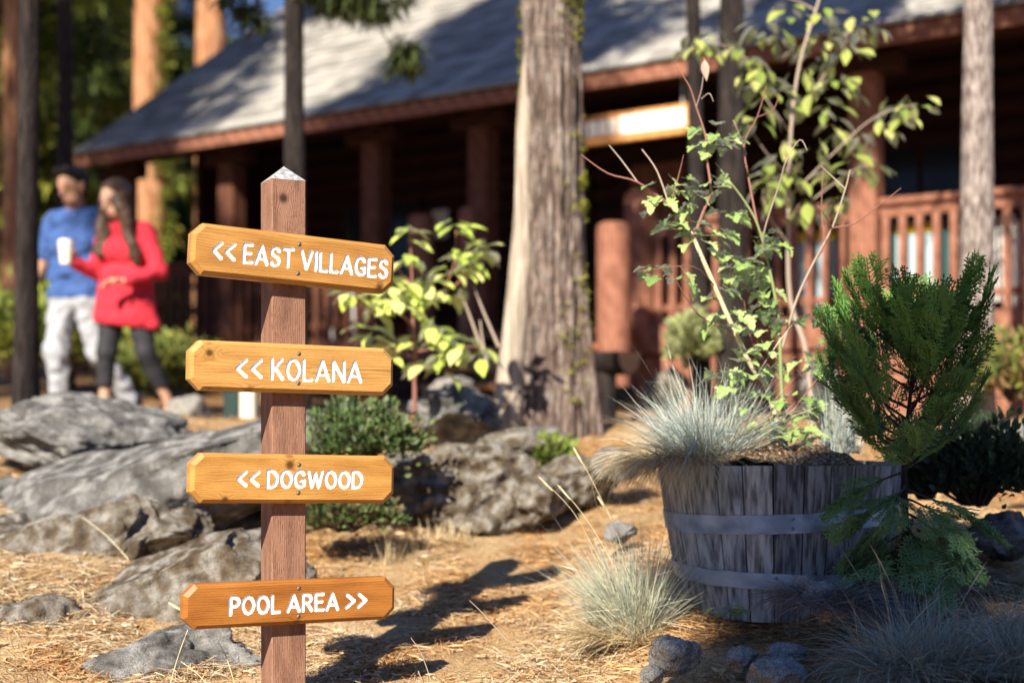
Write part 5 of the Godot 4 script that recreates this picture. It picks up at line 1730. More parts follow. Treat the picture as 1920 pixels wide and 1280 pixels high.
func leafy_mound(called: String, label: String, at: Vector3, half: Vector3, count: int, leaf: float, cols: Array, seed_: int, category := "shrub") -> Node3D:
	var g := RandomNumberGenerator.new()
	g.seed = seed_
	var n := noise(1.0, 3, FastNoiseLite.TYPE_SIMPLEX, seed_)
	var root := thing(called, label, category, at)
	var shape := oval_leaf(0.30, 0.3, 0.2)
	var where := []
	var tints := []
	var st := Buf.new()
	for i in count:
		var v := Vector3(g.randfn(), absf(g.randfn()) * 0.9 - 0.15, g.randfn()).normalized()
		var lump := 0.82 + 0.42 * n.get_noise_3dv(v * 1.9)
		var p := v * pow(g.randf(), 0.38) * lump * half
		var d := (v + Vector3(g.randf() - 0.5, g.randf() * 0.9, g.randf() - 0.5) * 1.4).normalized()
		var x := d.cross(Vector3(g.randf() - 0.5, g.randf() - 0.5, g.randf() - 0.5)).normalized()
		where.append(Transform3D(Basis(x, x.cross(d) * -1.0, d) * Basis.from_scale(Vector3.ONE * leaf * g.randf_range(0.7, 1.3)), p))
		var c: Color = cols[g.randi() % cols.size()]
		tints.append(c * g.randf_range(0.7, 1.3))
		if i % 60 == 0:
			st.tube([Vector3(p.x * 0.15, -half.y * 0.3, p.z * 0.15), p * 0.55, p], [0.006, 0.004, 0.0015], 5, false)
	part("stems", st.mesh(), M.twig_dark, root)
	many("foliage", shape, M.needles, root, where, tints).set_meta("kind", "stuff")
	return root


func build_shrubs() -> void:
	var g1 := [Color(0.055, 0.10, 0.03), Color(0.09, 0.15, 0.045), Color(0.13, 0.19, 0.06), Color(0.16, 0.20, 0.11), Color(0.10, 0.11, 0.04)]
	leafy_mound("manzanita_shrub", "low dark green small-leaved shrub behind the post, between second and third boards", Vector3(-0.535, 0.624, -5.1), Vector3(0.26, 0.20, 0.24), 3600, 0.024, g1, 201)
	leafy_mound("manzanita_shrub", "lower green shrub spilling down behind the post, between third and fourth boards", Vector3(-0.575, 0.375, -4.95), Vector3(0.20, 0.13, 0.16), 1800, 0.024, [Color(0.05, 0.09, 0.03), Color(0.09, 0.14, 0.04), Color(0.12, 0.12, 0.05), Color(0.13, 0.09, 0.05)], 202)
	leafy_mound("dark_shrub", "dark low evergreen shrub in shade at the right edge, behind the sapling", Vector3(1.37, 0.535, -4.2), Vector3(0.26, 0.22, 0.24), 3600, 0.026, [Color(0.025, 0.05, 0.022), Color(0.04, 0.07, 0.03), Color(0.05, 0.075, 0.05)], 203)
	leafy_mound("dark_shrub", "dark shrub filling the gap between barrel and sapling", Vector3(1.293, 0.533, -4.45), Vector3(0.14, 0.2, 0.16), 1700, 0.024, [Color(0.025, 0.05, 0.022), Color(0.04, 0.07, 0.03)], 204)
	leafy_mound("green_shrub", "yellowish bush at the right edge beyond the sapling", Vector3(2.291, 0.895, -6.5), Vector3(0.22, 0.26, 0.2), 1300, 0.05, [Color(0.20, 0.22, 0.05), Color(0.14, 0.17, 0.05), Color(0.30, 0.20, 0.10)], 205)
	leafy_mound("green_shrub", "soft pale green bush behind the barrel grass, beside the dark boulder", Vector3(1.02, 1.12, -8), Vector3(0.16, 0.24, 0.16), 900, 0.06, [Color(0.26, 0.30, 0.12), Color(0.34, 0.36, 0.18)], 206)
	leafy_mound("fern_clump", "small green clump at the foot of the cedar trunk", Vector3(0.166, 0.567, -5.9), Vector3(0.10, 0.09, 0.08), 420, 0.045, [Color(0.16, 0.22, 0.05), Color(0.22, 0.26, 0.07)], 207)
	leafy_mound("undergrowth_bush", "green bush behind the walkers at the left edge", Vector3(-3.622, 1.33, -10.5), Vector3(0.55, 0.45, 0.4), 1500, 0.09, [Color(0.22, 0.27, 0.05), Color(0.33, 0.36, 0.07), Color(0.13, 0.17, 0.04)], 208, "bush")
	leafy_mound("undergrowth_bush", "dark green bush behind the woman, below the porch end railing", Vector3(-2.717, 1.045, -11.5), Vector3(0.75, 0.42, 0.4), 1700, 0.09, [Color(0.15, 0.18, 0.04), Color(0.10, 0.13, 0.03), Color(0.24, 0.23, 0.05)], 209, "bush")
	leafy_mound("undergrowth_bush", "bush between the two walkers and the forest, behind the man", Vector3(-3.796, 1.356, -12.5), Vector3(0.8, 0.6, 0.5), 1700, 0.10, [Color(0.18, 0.21, 0.04), Color(0.28, 0.29, 0.06)], 210, "bush")
	for q in [[-7.0, -20.5, 1.2, "forest bush at the left edge behind the man"], [-9.0, -30.0, 2.0, "bush uphill behind the man's head"], [-5.4, -19.5, 1.0, "low forest bush beside the foot of the first stout tan trunk"], [-11.0, -38.0, 2.6, "farthest bush up the slope between the trunks at the left"]]:
		var o := leafy_mound("forest_bush", q[3], on_ground(q[0], q[1]) + Vector3(0, q[2] * 0.3, 0), Vector3(q[2], q[2] * 0.9, q[2]), 1500, 0.22, [Color(0.20, 0.24, 0.045), Color(0.32, 0.34, 0.07), Color(0.13, 0.17, 0.03)], 220 + int(-q[1]), "bush")
		o.set_meta("group", "bushes in the forest")


# ---------------------------------------------------------------- grasses

func grass(called: String, label: String, at: Vector3, n: int, tall: float, foot: float, lean: Array, sag: Array, width: float, cols: Array, seed_: int, bias := Vector3.ZERO, stalks := 0) -> Node3D:
	var g := RandomNumberGenerator.new()
	g.seed = seed_
	var root := thing(called, label, "grass", at)
	var b := Buf.new()
	# blades grow in tussocks, each with a lean of its own
	var tussocks := []
	for i in 14:
		var a := g.randf() * TAU
		var r := sqrt(g.randf()) * foot
		var c := Vector3(cos(a) * r, 0, sin(a) * r)
		tussocks.append([c, c / maxf(foot, 0.01) * 0.8 + bias * g.randf_range(0.5, 1.3) + Vector3(g.randfn(), 0, g.randfn()) * 0.35, g.randf_range(0.55, 1.05), g.randf_range(0.6, 1.1)])
	for i in n + stalks:
		var st := i >= n
		var tk: Array = tussocks[g.randi() % 14]
		var p: Vector3 = tk[0] + Vector3(g.randfn(), 0, g.randfn()) * foot * 0.22
		var push: Vector3 = tk[1] + Vector3(g.randfn(), 0, g.randfn()) * 0.55
		var out := push.normalized()
		var strength := clampf(push.length(), 0.15, 1.2)
		var th: float = lerpf(lean[0], lean[1], clampf(strength * 0.55 + g.randfn() * 0.16, 0.0, 1.0))
		var th1: float = th + g.randf_range(sag[0], sag[1]) * (0.5 + strength * 0.5)
		var l: float = tall * tk[2] * (0.35 + 0.65 * sqrt(g.randf()))
		if g.randf() < 0.06:
			l *= 1.25
		if st:
			l = tall * g.randf_range(1.1, 1.4)
			th = g.randf_range(0.1, 0.5)
			th1 = th + g.randf_range(0.1, 0.5)
		var c: Color = cols[g.randi() % cols.size()]
		b.col = c * tk[3] * g.randf_range(0.75, 1.15)
		var side := out.cross(Vector3.UP).rotated(out, g.randf_range(-0.9, 0.9))
		side = side.rotated(Vector3.UP, g.randf_range(-1.2, 1.2))
		var kink := g.randi_range(2, 4) if g.randf() < 0.12 else 9
		var segs := 6
		var w := width * g.randf_range(0.6, 1.3)
		var ang := th
		for k in segs:
			var t0 := float(k) / segs
			var t1 := float(k + 1) / segs
			ang = lerpf(th, th1, (t0 + t1) * 0.5) + (0.9 if k >= kink else 0.0)
			out = out.rotated(Vector3.UP, g.randfn() * 0.07)
			var q: Vector3 = p + (out * sin(ang) + Vector3.UP * cos(ang)) * l / segs
			var nn := side.cross(q - p).normalized()
			var w0 := w * (1.0 - t0 * t0)
			var w1 := w * (1.0 - t1 * t1)
			if st:
				w0 = 0.0006 if k < 5 else 0.0018
				w1 = 0.0006 if k < 4 else 0.0018
			if k < segs - 1:
				b.tri(p - side * w0, p + side * w0, q + side * w1, nn, nn, nn)
				b.tri(p - side * w0, q + side * w1, q - side * w1, nn, nn, nn)
			else:
				b.tri(p - side * w0, p + side * w0, q, nn, nn, nn)
			p = q
	part("blades", b.mesh(), M.blades, root)
	return root


func build_grasses() -> void:
	var blue := [Color(0.44, 0.52, 0.52), Color(0.56, 0.62, 0.58), Color(0.34, 0.43, 0.42), Color(0.60, 0.62, 0.50)]
	var dry := [Color(0.62, 0.50, 0.30), Color(0.70, 0.60, 0.40), Color(0.50, 0.38, 0.20)]
	var grey := [Color(0.36, 0.41, 0.35), Color(0.46, 0.48, 0.38), Color(0.50, 0.44, 0.32), Color(0.26, 0.33, 0.28), Color(0.62, 0.56, 0.42)]
	var o := grass("blue_fescue", "blue-green fescue tuft standing in the barrel at its left edge", Vector3(0.54, 0.598, -4.02), 1900, 0.33, 0.075, [0.05, 1.15], [0.0, 0.8], 0.0013, blue, 301, Vector3(-0.25, 0, 0.05), 5)
	grass("dry_fescue", "dry tan skirt of fescue hanging over the barrel's left rim", Vector3(0.47, 0.593, -3.98), 1500, 0.27, 0.075, [0.6, 1.4], [0.9, 1.9], 0.0011, dry, 302, Vector3(-0.55, 0, 0.55))
	grass("blue_fescue", "bluish grass blades in the barrel behind the moss, right of the maple stems", Vector3(0.98, 0.62, -4.25), 500, 0.26, 0.05, [0.0, 0.45], [0.0, 0.5], 0.0013, blue, 303)
	var f := on_ground(0.335, -3.92)
	grass("blue_fescue", "sunlit pale blue fescue tuft on the straw left of the barrel, with tall seed stalks", f, 1700, 0.41, 0.045, [0.0, 1.0], [0.0, 0.7], 0.0013, [Color(0.50, 0.56, 0.46), Color(0.60, 0.64, 0.52), Color(0.40, 0.47, 0.40), Color(0.66, 0.62, 0.44)], 304, Vector3(-0.5, 0, 0.1))
	grass("dry_fescue", "straw-coloured dead leaves round the foot of the sunlit fescue", f + Vector3(-0.03, 0.01, 0.03), 900, 0.22, 0.06, [0.5, 1.5], [0.2, 1.0], 0.0011, dry, 305, Vector3(-0.5, 0, 0.2))
	var s := thing("seed_stalks", "long bare seed stalks leaning left out of the sunlit fescue", "grass", f)
	for q in [[Vector3(0.345, 0.156, -3.92), Vector3(0.247, 0.323, -3.87), Vector3(0.165, 0.471, -3.82), Vector3(0.071, 0.567, -3.8)], [Vector3(0.353, 0.156, -3.92), Vector3(0.265, 0.347, -3.92), Vector3(0.191, 0.465, -3.92), Vector3(0.125, 0.541, -3.92)], [Vector3(0.36, 0.171, -3.92), Vector3(0.298, 0.387, -3.97), Vector3(0.225, 0.55, -4), Vector3(0.173, 0.643, -4.02)], [Vector3(0.353, 0.171, -3.92), Vector3(0.317, 0.338, -4.02), Vector3(0.275, 0.456, -4.07), Vector3(0.246, 0.5, -4.1)], [Vector3(0.345, 0.149, -3.92), Vector3(0.272, 0.256, -3.82), Vector3(0.184, 0.316, -3.77), Vector3(0.126, 0.335, -3.74)]]:
		stem(s, q, 0.0011, 0.0008, M.twig_cream, "stalk")
		var tip: Vector3 = q[q.size() - 1]
		var prev: Vector3 = q[q.size() - 2]
		var d: Vector3 = (tip - prev).normalized()
		var b := Buf.new()
		b.tube([tip - d * 0.055 - s.position, tip - d * 0.03 - s.position, tip - d * 0.008 - s.position, tip - s.position], [0.001, 0.0032, 0.0028, 0.0006], 6)
		part("seed_head", b.mesh(), M.twig_cream, s)
	var m := on_ground(0.93, -3.22)
	grass("shade_grass", "big mound of grey-green grass in shade at the bottom right corner", m + Vector3(0, 0.0, 0), 3600, 0.27, 0.11, [0.1, 1.35], [0.3, 1.5], 0.0011, grey, 306, Vector3.ZERO, 6)
	grass("shade_grass", "second mound of shaded grass at the right edge, lower down", on_ground(1.16, -3.15), 3000, 0.25, 0.12, [0.2, 1.3], [0.3, 1.4], 0.0010, grey, 307)
	grass("dead_grass", "flattened dark dead grass in front of the barrel, under the small stone", Vector3(0.781, 0.267, -3.5), 2600, 0.17, 0.10, [0.8, 1.6], [0.5, 1.4], 0.0010, [Color(0.24, 0.205, 0.185), Color(0.34, 0.295, 0.26), Color(0.15, 0.13, 0.12)], 308)
	grass("dry_grass", "thin dry grass wisps behind the post beside the green shrub", Vector3(-0.422, 0.184, -5), 150, 0.22, 0.06, [0.0, 0.5], [0.0, 0.5], 0.0012, dry, 309)
	grass("dry_grass", "dry wisps at the foot of the large boulder", Vector3(-0.229, 0.298, -5.1), 160, 0.10, 0.10, [0.0, 0.8], [0.0, 0.5], 0.0012, dry, 310)


# ---------------------------------------------------------------- the two walkers

func hand_bones(wrist: Vector3, d: Vector3, n: Vector3, thumb_side: float, curl: float, size := 1.0) -> Array:
	# d towards the finger tips, n out of the palm
	d = d.normalized()
	n = (n - d * n.dot(d)).normalized()
	var s := d.cross(n).normalized() * thumb_side
	var out := []
	var lens := [0.030, 0.036, 0.040, 0.036]
	for i in 4:
		var off := s * (0.028 - 0.0185 * i) * size
		var k := wrist + off * 0.7 + d * 0.02 * size
		var p := wrist + off + d * (0.088 - 0.004 * absf(i - 1.3)) * size
		out.append([k, p, 0.013 * size, 0.011 * size])
		var dir := d
		var l: float = lens[3 - i] * size
		var rad := 0.0088 * size
		for j in 3:
			dir = (dir * cos(curl) + n * sin(curl)).normalized()
			n = n
			var q := p + dir * l
			out.append([p, q, rad, rad * 0.9])
			p = q
			l *= 0.72
			rad *= 0.9
	var t0 := wrist + s * 0.020 * size + d * 0.025 * size
	var t1 := t0 + (s * 0.8 + d * 0.6 + n * 0.25).normalized() * 0.042 * size
	var t2 := t1 + (s * 0.25 + d * 0.9 + n * (0.2 + curl)).normalized() * 0.032 * size
	out.append([t0, t1, 0.013 * size, 0.0105 * size])
	out.append([t1, t2, 0.0100 * size, 0.0085 * size])
	return out


func head_bones(c: Vector3, look: Basis, k := 1.0) -> Array:
	# c is the middle of the skull; the face looks along look's z
	var at := func(x: float, y: float, z: float) -> Vector3: return c + look * Vector3(x, y, z) * k
	return [
		[at.call(0, 0.035, -0.02), at.call(0, 0.03, 0.015), 0.083 * k, 0.080 * k],
		[at.call(0, -0.02, 0.02), at.call(0, -0.075, 0.045), 0.066 * k, 0.042 * k],
		[at.call(-0.025, -0.07, 0.035), at.call(0.025, -0.07, 0.035), 0.038 * k, 0.038 * k],
		[at.call(0, 0.005, 0.09), at.call(0, -0.03, 0.108), 0.010 * k, 0.014 * k],
		[at.call(-0.03, 0.022, 0.078), at.call(0.03, 0.022, 0.078), 0.015 * k, 0.015 * k],
		[at.call(-0.013, -0.062, 0.083), at.call(0.013, -0.062, 0.083), 0.010 * k, 0.010 * k],
		[at.call(0.083, 0.012, -0.004), at.call(0.081, -0.022, 0.0), 0.014 * k, 0.010 * k],
		[at.call(-0.083, 0.012, -0.004), at.call(-0.081, -0.022, 0.0), 0.014 * k, 0.010 * k],
	]


func face_parts(root: Node3D, c: Vector3, look: Basis, k: float, hair: Material) -> void:
	for s in [-1.0, 1.0]:
		var b := Buf.new()
		b.tube([Vector3(-0.011, 0, 0) * k, Vector3(0, 0.001, 0.003) * k, Vector3(0.011, 0, 0) * k], [0.003 * k, 0.006 * k, 0.003 * k], 8)
		part("eye", b.mesh(), M.eye, root, Transform3D(look, c + look * Vector3(s * 0.031, 0.008, 0.083) * k))
		b = Buf.new()
		b.tube([Vector3(-0.018, -0.002, -0.002) * k, Vector3(0, 0.003, 0.003) * k, Vector3(0.018, -0.003, -0.003) * k], [0.003 * k, 0.004 * k, 0.002 * k], 6)
		part("eyebrow", b.mesh(), hair, root, Transform3D(look, c + look * Vector3(s * 0.032, 0.030, 0.092) * k))
	var lb := Buf.new()
	lb.tube([Vector3(-0.022, 0, -0.006) * k, Vector3(0, -0.001, 0.004) * k, Vector3(0.022, 0, -0.006) * k], [0.003 * k, 0.007 * k, 0.003 * k], 8)
	part("mouth", lb.mesh(), M.lips, root, Transform3D(look, c + look * Vector3(0, -0.062, 0.091) * k))


func shoe(root: Node3D, heel: Vector3, toe: Vector3) -> void:
	var b := Buf.new()
	field_body(b, [[heel, heel.lerp(toe, 0.5), 0.042, 0.045], [heel.lerp(toe, 0.5), toe, 0.045, 0.032], [heel + Vector3(0, 0.035, 0), heel + Vector3(0, 0.06, 0), 0.04, 0.04]], 0.014, 0.02, [[Vector3.DOWN, -minf(heel.y, toe.y) + 0.035]])
	part("shoe", b.mesh(), M.shoe, root)


func build_people() -> void:
	# the man
	var at := on_ground(-3.02, -9.85)
	var root := thing("person", "man in blue striped T-shirt and light grey sweatpants, walking with his face turned down", "person", at, deg_to_rad(-12.0))
	var look := Basis(Vector3.UP, -0.35) * Basis(Vector3.RIGHT, 0.30)
	var head := Vector3(0.01, 1.595, 0.06)
	var b := Buf.new()
	var bones := head_bones(head, look, 1.05)
	bones.append([Vector3(0, 1.40, 0.0), Vector3(0.0, 1.54, 0.03), 0.062, 0.056])
	field_body(b, bones, 0.010, 0.022)
	bones = [[Vector3(-0.16, 1.39, 0), Vector3(0.16, 1.39, 0), 0.05, 0.05], [Vector3(0, 1.36, 0), Vector3(0, 1.46, 0), 0.06, 0.056],
		[Vector3(-0.19, 1.385, 0), Vector3(-0.245, 1.11, -0.02), 0.05, 0.042], [Vector3(-0.245, 1.11, -0.02), Vector3(-0.345, 0.87, 0.04), 0.042, 0.028],
		[Vector3(0.19, 1.385, 0), Vector3(0.25, 1.11, -0.02), 0.05, 0.042], [Vector3(0.25, 1.11, -0.02), Vector3(0.27, 0.87, 0.06), 0.042, 0.028],
		[Vector3(0, 1.36, -0.01), Vector3(0, 0.95, 0), 0.06, 0.08]]
	field_body(b, bones, 0.014, 0.03)
	field_body(b, hand_bones(Vector3(-0.345, 0.87, 0.04), Vector3(-0.25, -1.0, 0.15), Vector3(0.9, 0, 0.1), -1.0, 0.35), 0.007, 0.006)
	field_body(b, hand_bones(Vector3(0.27, 0.87, 0.06), Vector3(0.05, -1.0, 0.2), Vector3(-0.9, 0, 0.1), 1.0, 0.35), 0.007, 0.006)
	part("body", b.mesh(), M.skin_man, root)
	face_parts(root, head, look, 1.05, M.hair)
	b = Buf.new()
	var hc := func(x: float, y: float, z: float) -> Vector3: return head + look * Vector3(x, y, z)
	field_body(b, [[hc.call(0, 0.05, -0.03), hc.call(0, 0.065, 0.03), 0.096, 0.090], [hc.call(-0.04, 0.11, 0.07), hc.call(0.05, 0.12, 0.06), 0.042, 0.040], [hc.call(0, 0.0, -0.06), hc.call(0, -0.03, -0.06), 0.065, 0.045]], 0.012, 0.02, [[(look * Vector3(0, -0.55, 0.84)).normalized(), (look * Vector3(0, -0.55, 0.84)).normalized().dot(head) + 0.012]], noise(14.0, 2), 0.015)
	part("hair", b.mesh(), M.hair, root)
	b = Buf.new()
	field_body(b, [[hc.call(-0.058, -0.045, 0.03), hc.call(-0.025, -0.092, 0.065), 0.014, 0.015], [hc.call(0.058, -0.045, 0.03), hc.call(0.025, -0.092, 0.065), 0.014, 0.015], [hc.call(-0.025, -0.102, 0.062), hc.call(0.025, -0.102, 0.062), 0.016, 0.016]], 0.010, 0.015)
	part("beard", b.mesh(), M.hair_brown, root)
	b = Buf.new()
	var folds := noise(9.0, 3, FastNoiseLite.TYPE_SIMPLEX, 5)
	field_body(b, [[Vector3(-0.13, 1.375, 0), Vector3(0.13, 1.375, 0), 0.082, 0.082, 1.0], [Vector3(-0.085, 1.22, 0.0), Vector3(0.085, 1.22, 0.0), 0.125, 0.125, 1.15], [Vector3(-0.085, 1.02, 0.0), Vector3(0.085, 1.02, 0.0), 0.122, 0.122, 1.1], [Vector3(-0.085, 0.86, 0.0), Vector3(0.085, 0.86, 0.0), 0.125, 0.125, 1.1], [Vector3(0, 1.40, 0), Vector3(0, 1.455, 0.01), 0.075, 0.068],
		[Vector3(-0.18, 1.375, 0), Vector3(-0.235, 1.15, -0.015), 0.068, 0.068], [Vector3(0.18, 1.375, 0), Vector3(0.24, 1.15, -0.015), 0.068, 0.068]], 0.015, 0.04, [[Vector3.DOWN, -0.825], [Vector3(0, 1, 0.25).normalized(), 1.425], [Vector3(-0.25, -0.97, 0), -1.075], [Vector3(0.25, -0.97, 0), -1.075]].slice(0, 2), folds, 0.02)
	part("shirt", b.mesh(), M.shirt, root)
	b = Buf.new()
	field_body(b, [[Vector3(-0.08, 0.84, 0), Vector3(0.08, 0.84, 0), 0.118, 0.118, 1.1], [Vector3(-0.09, 0.80, 0), Vector3(-0.115, 0.47, 0.07), 0.105, 0.078], [Vector3(-0.115, 0.47, 0.07), Vector3(-0.10, 0.10, 0.03), 0.078, 0.062], [Vector3(0.09, 0.80, 0), Vector3(0.16, 0.46, -0.02), 0.105, 0.078], [Vector3(0.16, 0.46, -0.02), Vector3(0.30, 0.14, -0.22), 0.076, 0.06]], 0.015, 0.03, [[Vector3.UP, 0.90]], folds, 0.02)
	part("sweatpants", b.mesh(), M.sweatpants, root)
	shoe(root, Vector3(-0.10, 0.04, 0.0), Vector3(-0.07, 0.035, 0.17))
	shoe(root, Vector3(0.32, 0.10, -0.26), Vector3(0.35, 0.035, -0.10))

	# the woman
	at = on_ground(-2.57, -9.45)
	root = thing("person", "woman with long brown hair in red sweater and dark leggings, walking with a cup", "person", at, deg_to_rad(-10.0))
	look = Basis(Vector3.UP, -0.5) * Basis(Vector3.RIGHT, 0.32)
	head = Vector3(-0.04, 1.455, 0.06)
	b = Buf.new()
	bones = head_bones(head, look, 0.98)
	bones.append([Vector3(0, 1.27, 0.0), Vector3(-0.02, 1.40, 0.03), 0.05, 0.046])
	field_body(b, bones, 0.010, 0.022)
	var wr := Vector3(-0.262, 1.03, 0.21)
	var wl := Vector3(0.10, 0.90, 0.235)
	bones = [[Vector3(-0.13, 1.265, 0), Vector3(0.13, 1.265, 0), 0.045, 0.045], [Vector3(0, 1.22, -0.01), Vector3(0, 0.8, 0), 0.055, 0.09], [Vector3(0, 1.25, 0), Vector3(0, 1.35, 0.01), 0.05, 0.046],
		[Vector3(-0.15, 1.26, 0), Vector3(-0.18, 0.985, 0.06), 0.043, 0.037], [Vector3(-0.18, 0.985, 0.06), wr, 0.036, 0.024],
		[Vector3(0.15, 1.26, 0), Vector3(0.235, 0.985, 0.0), 0.043, 0.037], [Vector3(0.235, 0.985, 0.0), wl, 0.036, 0.024],
		[Vector3(-0.08, 0.8, 0), Vector3(-0.115, 0.45, 0.04), 0.08, 0.052], [Vector3(-0.115, 0.45, 0.04), Vector3(-0.15, 0.07, 0.0), 0.05, 0.030], [Vector3(-0.15, 0.05, 0.0), Vector3(-0.17, 0.025, 0.13), 0.030, 0.022],
		[Vector3(0.09, 0.8, 0), Vector3(0.15, 0.45, 0.02), 0.08, 0.052], [Vector3(0.15, 0.45, 0.02), Vector3(0.255, 0.10, -0.14), 0.050, 0.030], [Vector3(0.255, 0.08, -0.14), Vector3(0.25, 0.025, -0.02), 0.030, 0.022]]
	field_body(b, bones, 0.014, 0.025)
	field_body(b, hand_bones(wr, Vector3(-0.35, 0.75, 0.25), Vector3(-0.2, 0.2, 0.95), 1.0, 0.55, 0.95), 0.007, 0.006)
	field_body(b, hand_bones(wl, Vector3(-0.9, -0.05, 0.35), Vector3(0, -1, 0.3), 1.0, 0.45, 0.95), 0.007, 0.006)
	part("body", b.mesh(), M.skin_woman, root)
	face_parts(root, head, look, 0.98, M.hair_brown)
	b = Buf.new()
	hc = func(x: float, y: float, z: float) -> Vector3: return head + look * Vector3(x, y, z)
	var fl := (look * Vector3(0, -0.35, 0.94)).normalized()
	field_body(b, [[hc.call(0, 0.05, -0.03), hc.call(0, 0.05, 0.015), 0.092, 0.084]], 0.012, 0.02, [[fl, fl.dot(head) + 0.025]], noise(10.0, 2), 0.012)
	var locks := []
	for k in 13:
		var u := k / 12.0
		var a := lerpf(-2.2, 2.2, u)
		var p := head + look * Vector3(sin(a) * 0.083, 0.05 - 0.02 * absf(a), -cos(a) * 0.075)
		var end := Vector3(lerpf(-0.13, 0.15, u) + head.x + 0.02, (1.06 if k > 6 else 1.10) + rr(-0.03, 0.03), 0.09 if k < 3 or k > 9 else -0.07)
		var seg := 7
		for j in seg:
			var t := (j + 1.0) / seg
			var q := p.lerp(end, 1.0 / (seg - j)) + Vector3(sin(t * 11.0 + k) * 0.014, 0, cos(t * 11.0 + k * 2.0) * 0.012)
			locks.append([p, q, lerpf(0.042, 0.030, t - 1.0 / seg), lerpf(0.042, 0.030, t)])
			p = q
	field_body(b, locks, 0.012, 0.008)
	part("hair", b.mesh(), M.hair_brown, root)
	b = Buf.new()
	field_body(b, [[Vector3(-0.10, 1.255, 0), Vector3(0.10, 1.255, 0), 0.072, 0.072], [Vector3(-0.06, 1.12, 0.02), Vector3(0.06, 1.12, 0.02), 0.106, 0.106, 1.05], [Vector3(-0.07, 0.95, 0.01), Vector3(0.08, 0.95, 0.01), 0.106, 0.106, 1.05], [Vector3(-0.075, 0.86, 0.015), Vector3(0.085, 0.86, 0.015), 0.112, 0.112, 1.05], [Vector3(-0.08, 0.77, 0.02), Vector3(0.09, 0.77, 0.02), 0.118, 0.118, 1.05], [Vector3(-0.085, 0.68, 0.02), Vector3(0.10, 0.68, 0.02), 0.123, 0.123, 1.05], [Vector3(0.12, 0.74, 0.02), Vector3(0.19, 0.62, 0.03), 0.09, 0.06], [Vector3(0, 1.27, 0), Vector3(0, 1.31, 0.01), 0.07, 0.062],
		[Vector3(-0.14, 1.25, 0), Vector3(-0.18, 0.985, 0.06), 0.06, 0.056], [Vector3(-0.18, 0.985, 0.06), wr, 0.054, 0.042], [Vector3(0.14, 1.25, 0), Vector3(0.235, 0.985, 0.0), 0.062, 0.062], [Vector3(0.235, 0.985, 0.0), wl + Vector3(0.02, 0, -0.02), 0.056, 0.042]], 0.015, 0.016, [[Vector3(-0.12, -1, 0).normalized(), -0.615], [Vector3(0, 1, 0.25).normalized(), 1.29]], folds, 0.011)
	part("sweater", b.mesh(), M.sweater, root)
	b = Buf.new()
	field_body(b, [[Vector3(-0.07, 0.78, 0), Vector3(0.07, 0.78, 0), 0.11, 0.11, 1.1], [Vector3(-0.08, 0.76, 0), Vector3(-0.115, 0.45, 0.04), 0.094, 0.065], [Vector3(-0.115, 0.45, 0.04), Vector3(-0.15, 0.07, 0.0), 0.064, 0.046], [Vector3(0.09, 0.76, 0), Vector3(0.15, 0.45, 0.02), 0.094, 0.065], [Vector3(0.15, 0.45, 0.02), Vector3(0.255, 0.10, -0.14), 0.064, 0.046]], 0.014, 0.025, [[Vector3.DOWN, -0.215]], folds, 0.006)
	part("leggings", b.mesh(), M.leggings, root)
	# her cup
	var hand: Vector3 = root.transform * (wr + Vector3(-0.025, 0.045, 0.055))
	var cup := thing("coffee_cup", "pale paper coffee cup with a white lid, held up by the woman", "cup", hand, 0.0)
	b = Buf.new()
	b.tube([Vector3(0, -0.06, 0), Vector3(0, 0.07, 0)], [0.036, 0.049], 20)
	part("cup_body", b.mesh(), M.cup, cup)
	b = Buf.new()
	b.tube([Vector3(0, 0.068, 0), Vector3(0, 0.078, 0), Vector3(0, 0.080, 0), Vector3(0, 0.096, 0), Vector3(0, 0.097, 0)], [0.052, 0.052, 0.048, 0.045, 0.036], 20)
	part("lid", b.mesh(), M.lid, cup)


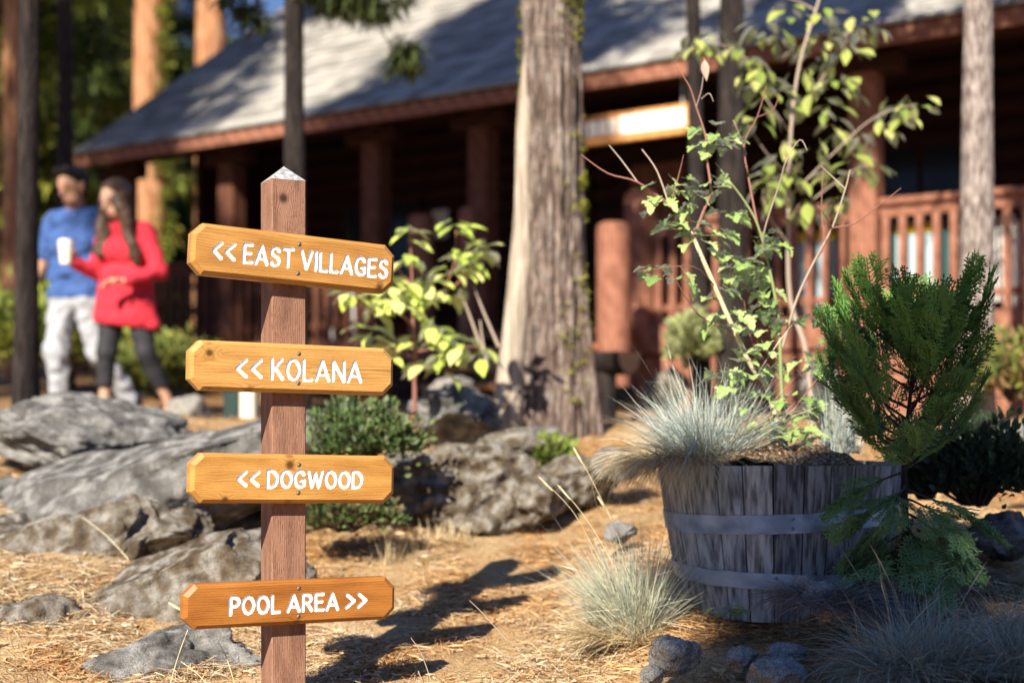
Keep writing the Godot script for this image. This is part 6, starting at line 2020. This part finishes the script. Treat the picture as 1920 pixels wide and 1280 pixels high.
func build_small_things() -> void:
	var bx0 := thing("utility_box", "small dark green box with a cream side, low behind the signpost", "box", Vector3(-1.524, 0.7, -8))
	bx("body", bx0, M.green_box, Vector3(-0.045, 0.10, 0), Vector3(0.09, 0.20, 0.12), 0.01)
	bx("side", bx0, M.cream, Vector3(0.045, 0.11, 0), Vector3(0.085, 0.22, 0.14), 0.01)
	# dry stalks on the left bank
	var s := thing("dry_stalk", "single bent straw stalk leaning over the long grey slab", "stalk", Vector3(-1.242, 0.277, -4.6))
	stem(s, [Vector3(-1.242, 0.272, -4.6), Vector3(-1.317, 0.345, -4.62), Vector3(-1.398, 0.405, -4.63)], 0.0018, 0.0012, M.twig_cream, "stalk")
	s = thing("dry_stalk", "pale broken stick poking out behind the left end of the lowest board", "stalk", Vector3(-0.945, 0.187, -4))
	stem(s, [Vector3(-0.922, 0.181, -4), Vector3(-0.945, 0.192, -4), Vector3(-0.966, 0.205, -4)], 0.004, 0.0035, M.twig_cream, "stalk")
	s = thing("dry_weed", "dry straw weed with forked stems at the bottom, left of the post's foot", "weed", Vector3(-0.82, 0.064, -3.5))
	for q in [[Vector3(-0.843, 0.064, -3.5), Vector3(-0.82, 0.142, -3.5), Vector3(-0.798, 0.201, -3.5)], [Vector3(-0.735, 0.044, -3.5), Vector3(-0.772, 0.09, -3.5), Vector3(-0.816, 0.123, -3.5)], [Vector3(-0.682, 0.064, -3.5), Vector3(-0.702, 0.129, -3.5), Vector3(-0.722, 0.169, -3.5)]]:
		stem(s, q, 0.0014, 0.001, M.twig_cream, "stalk")
	s = thing("dry_weed", "thin wispy weed at the bottom right of the post", "weed", Vector3(-0.198, 0.094, -3.4))
	for q in [[Vector3(-0.194, 0.094, -3.4), Vector3(-0.217, 0.158, -3.4), Vector3(-0.242, 0.196, -3.4)], [Vector3(-0.013, 0.175, -3.5), Vector3(-0.072, 0.241, -3.5), Vector3(-0.105, 0.273, -3.5)]]:
		stem(s, q, 0.0012, 0.0008, M.twig_grey, "stalk")
	var g := thing("leafy_weed", "small dark green leafy weed at the foot of the barrel", "weed", Vector3(0.575, 0.212, -3.72))
	var lf := oval_leaf(0.35, 0.3, 0.4)
	for k in 16:
		var a := rr(0, TAU)
		add_leaf(g, lf, M.leaf[2], Vector3(rr(-0.05, 0.05), rr(0.0, 0.02), rr(-0.03, 0.03)), Vector3(cos(a), 0, sin(a)), rr(0.025, 0.045), rr(-0.4, 0.4), rr(-0.4, 0.4))
	g = thing("leafy_weed", "tiny green sprig in the straw left of the largest small stone", "weed", on_ground(0.26, -3.45))
	for k in 8:
		var a := rr(0, TAU)
		add_leaf(g, lf, M.leaf[0], Vector3(rr(-0.02, 0.02), 0.005, rr(-0.01, 0.01)), Vector3(cos(a), 0, sin(a)), rr(0.015, 0.026), rr(-0.4, 0.3), rr(-0.4, 0.4))
	var c := thing("bark_piece", "curled orange-brown bark piece lying on straw at the lower left", "bark", on_ground(-0.98, -4.1))
	var b := Buf.new()
	for k in 6:
		var t0 := -0.9 + 1.8 * k / 6.0
		var t1 := -0.9 + 1.8 * (k + 1) / 6.0
		b.quad(Vector3(-0.05, cos(t0) * 0.02, sin(t0) * 0.02), Vector3(0.05, cos(t0) * 0.018, sin(t0) * 0.018), Vector3(0.05, cos(t1) * 0.018, sin(t1) * 0.018), Vector3(-0.05, cos(t1) * 0.02, sin(t1) * 0.02), Vector3(0, cos(t0), sin(t0)))
	part("curl", b.mesh(), M.bark_red, c, Transform3D(Basis(Vector3.UP, 0.5), Vector3(0, 0.004, 0)))
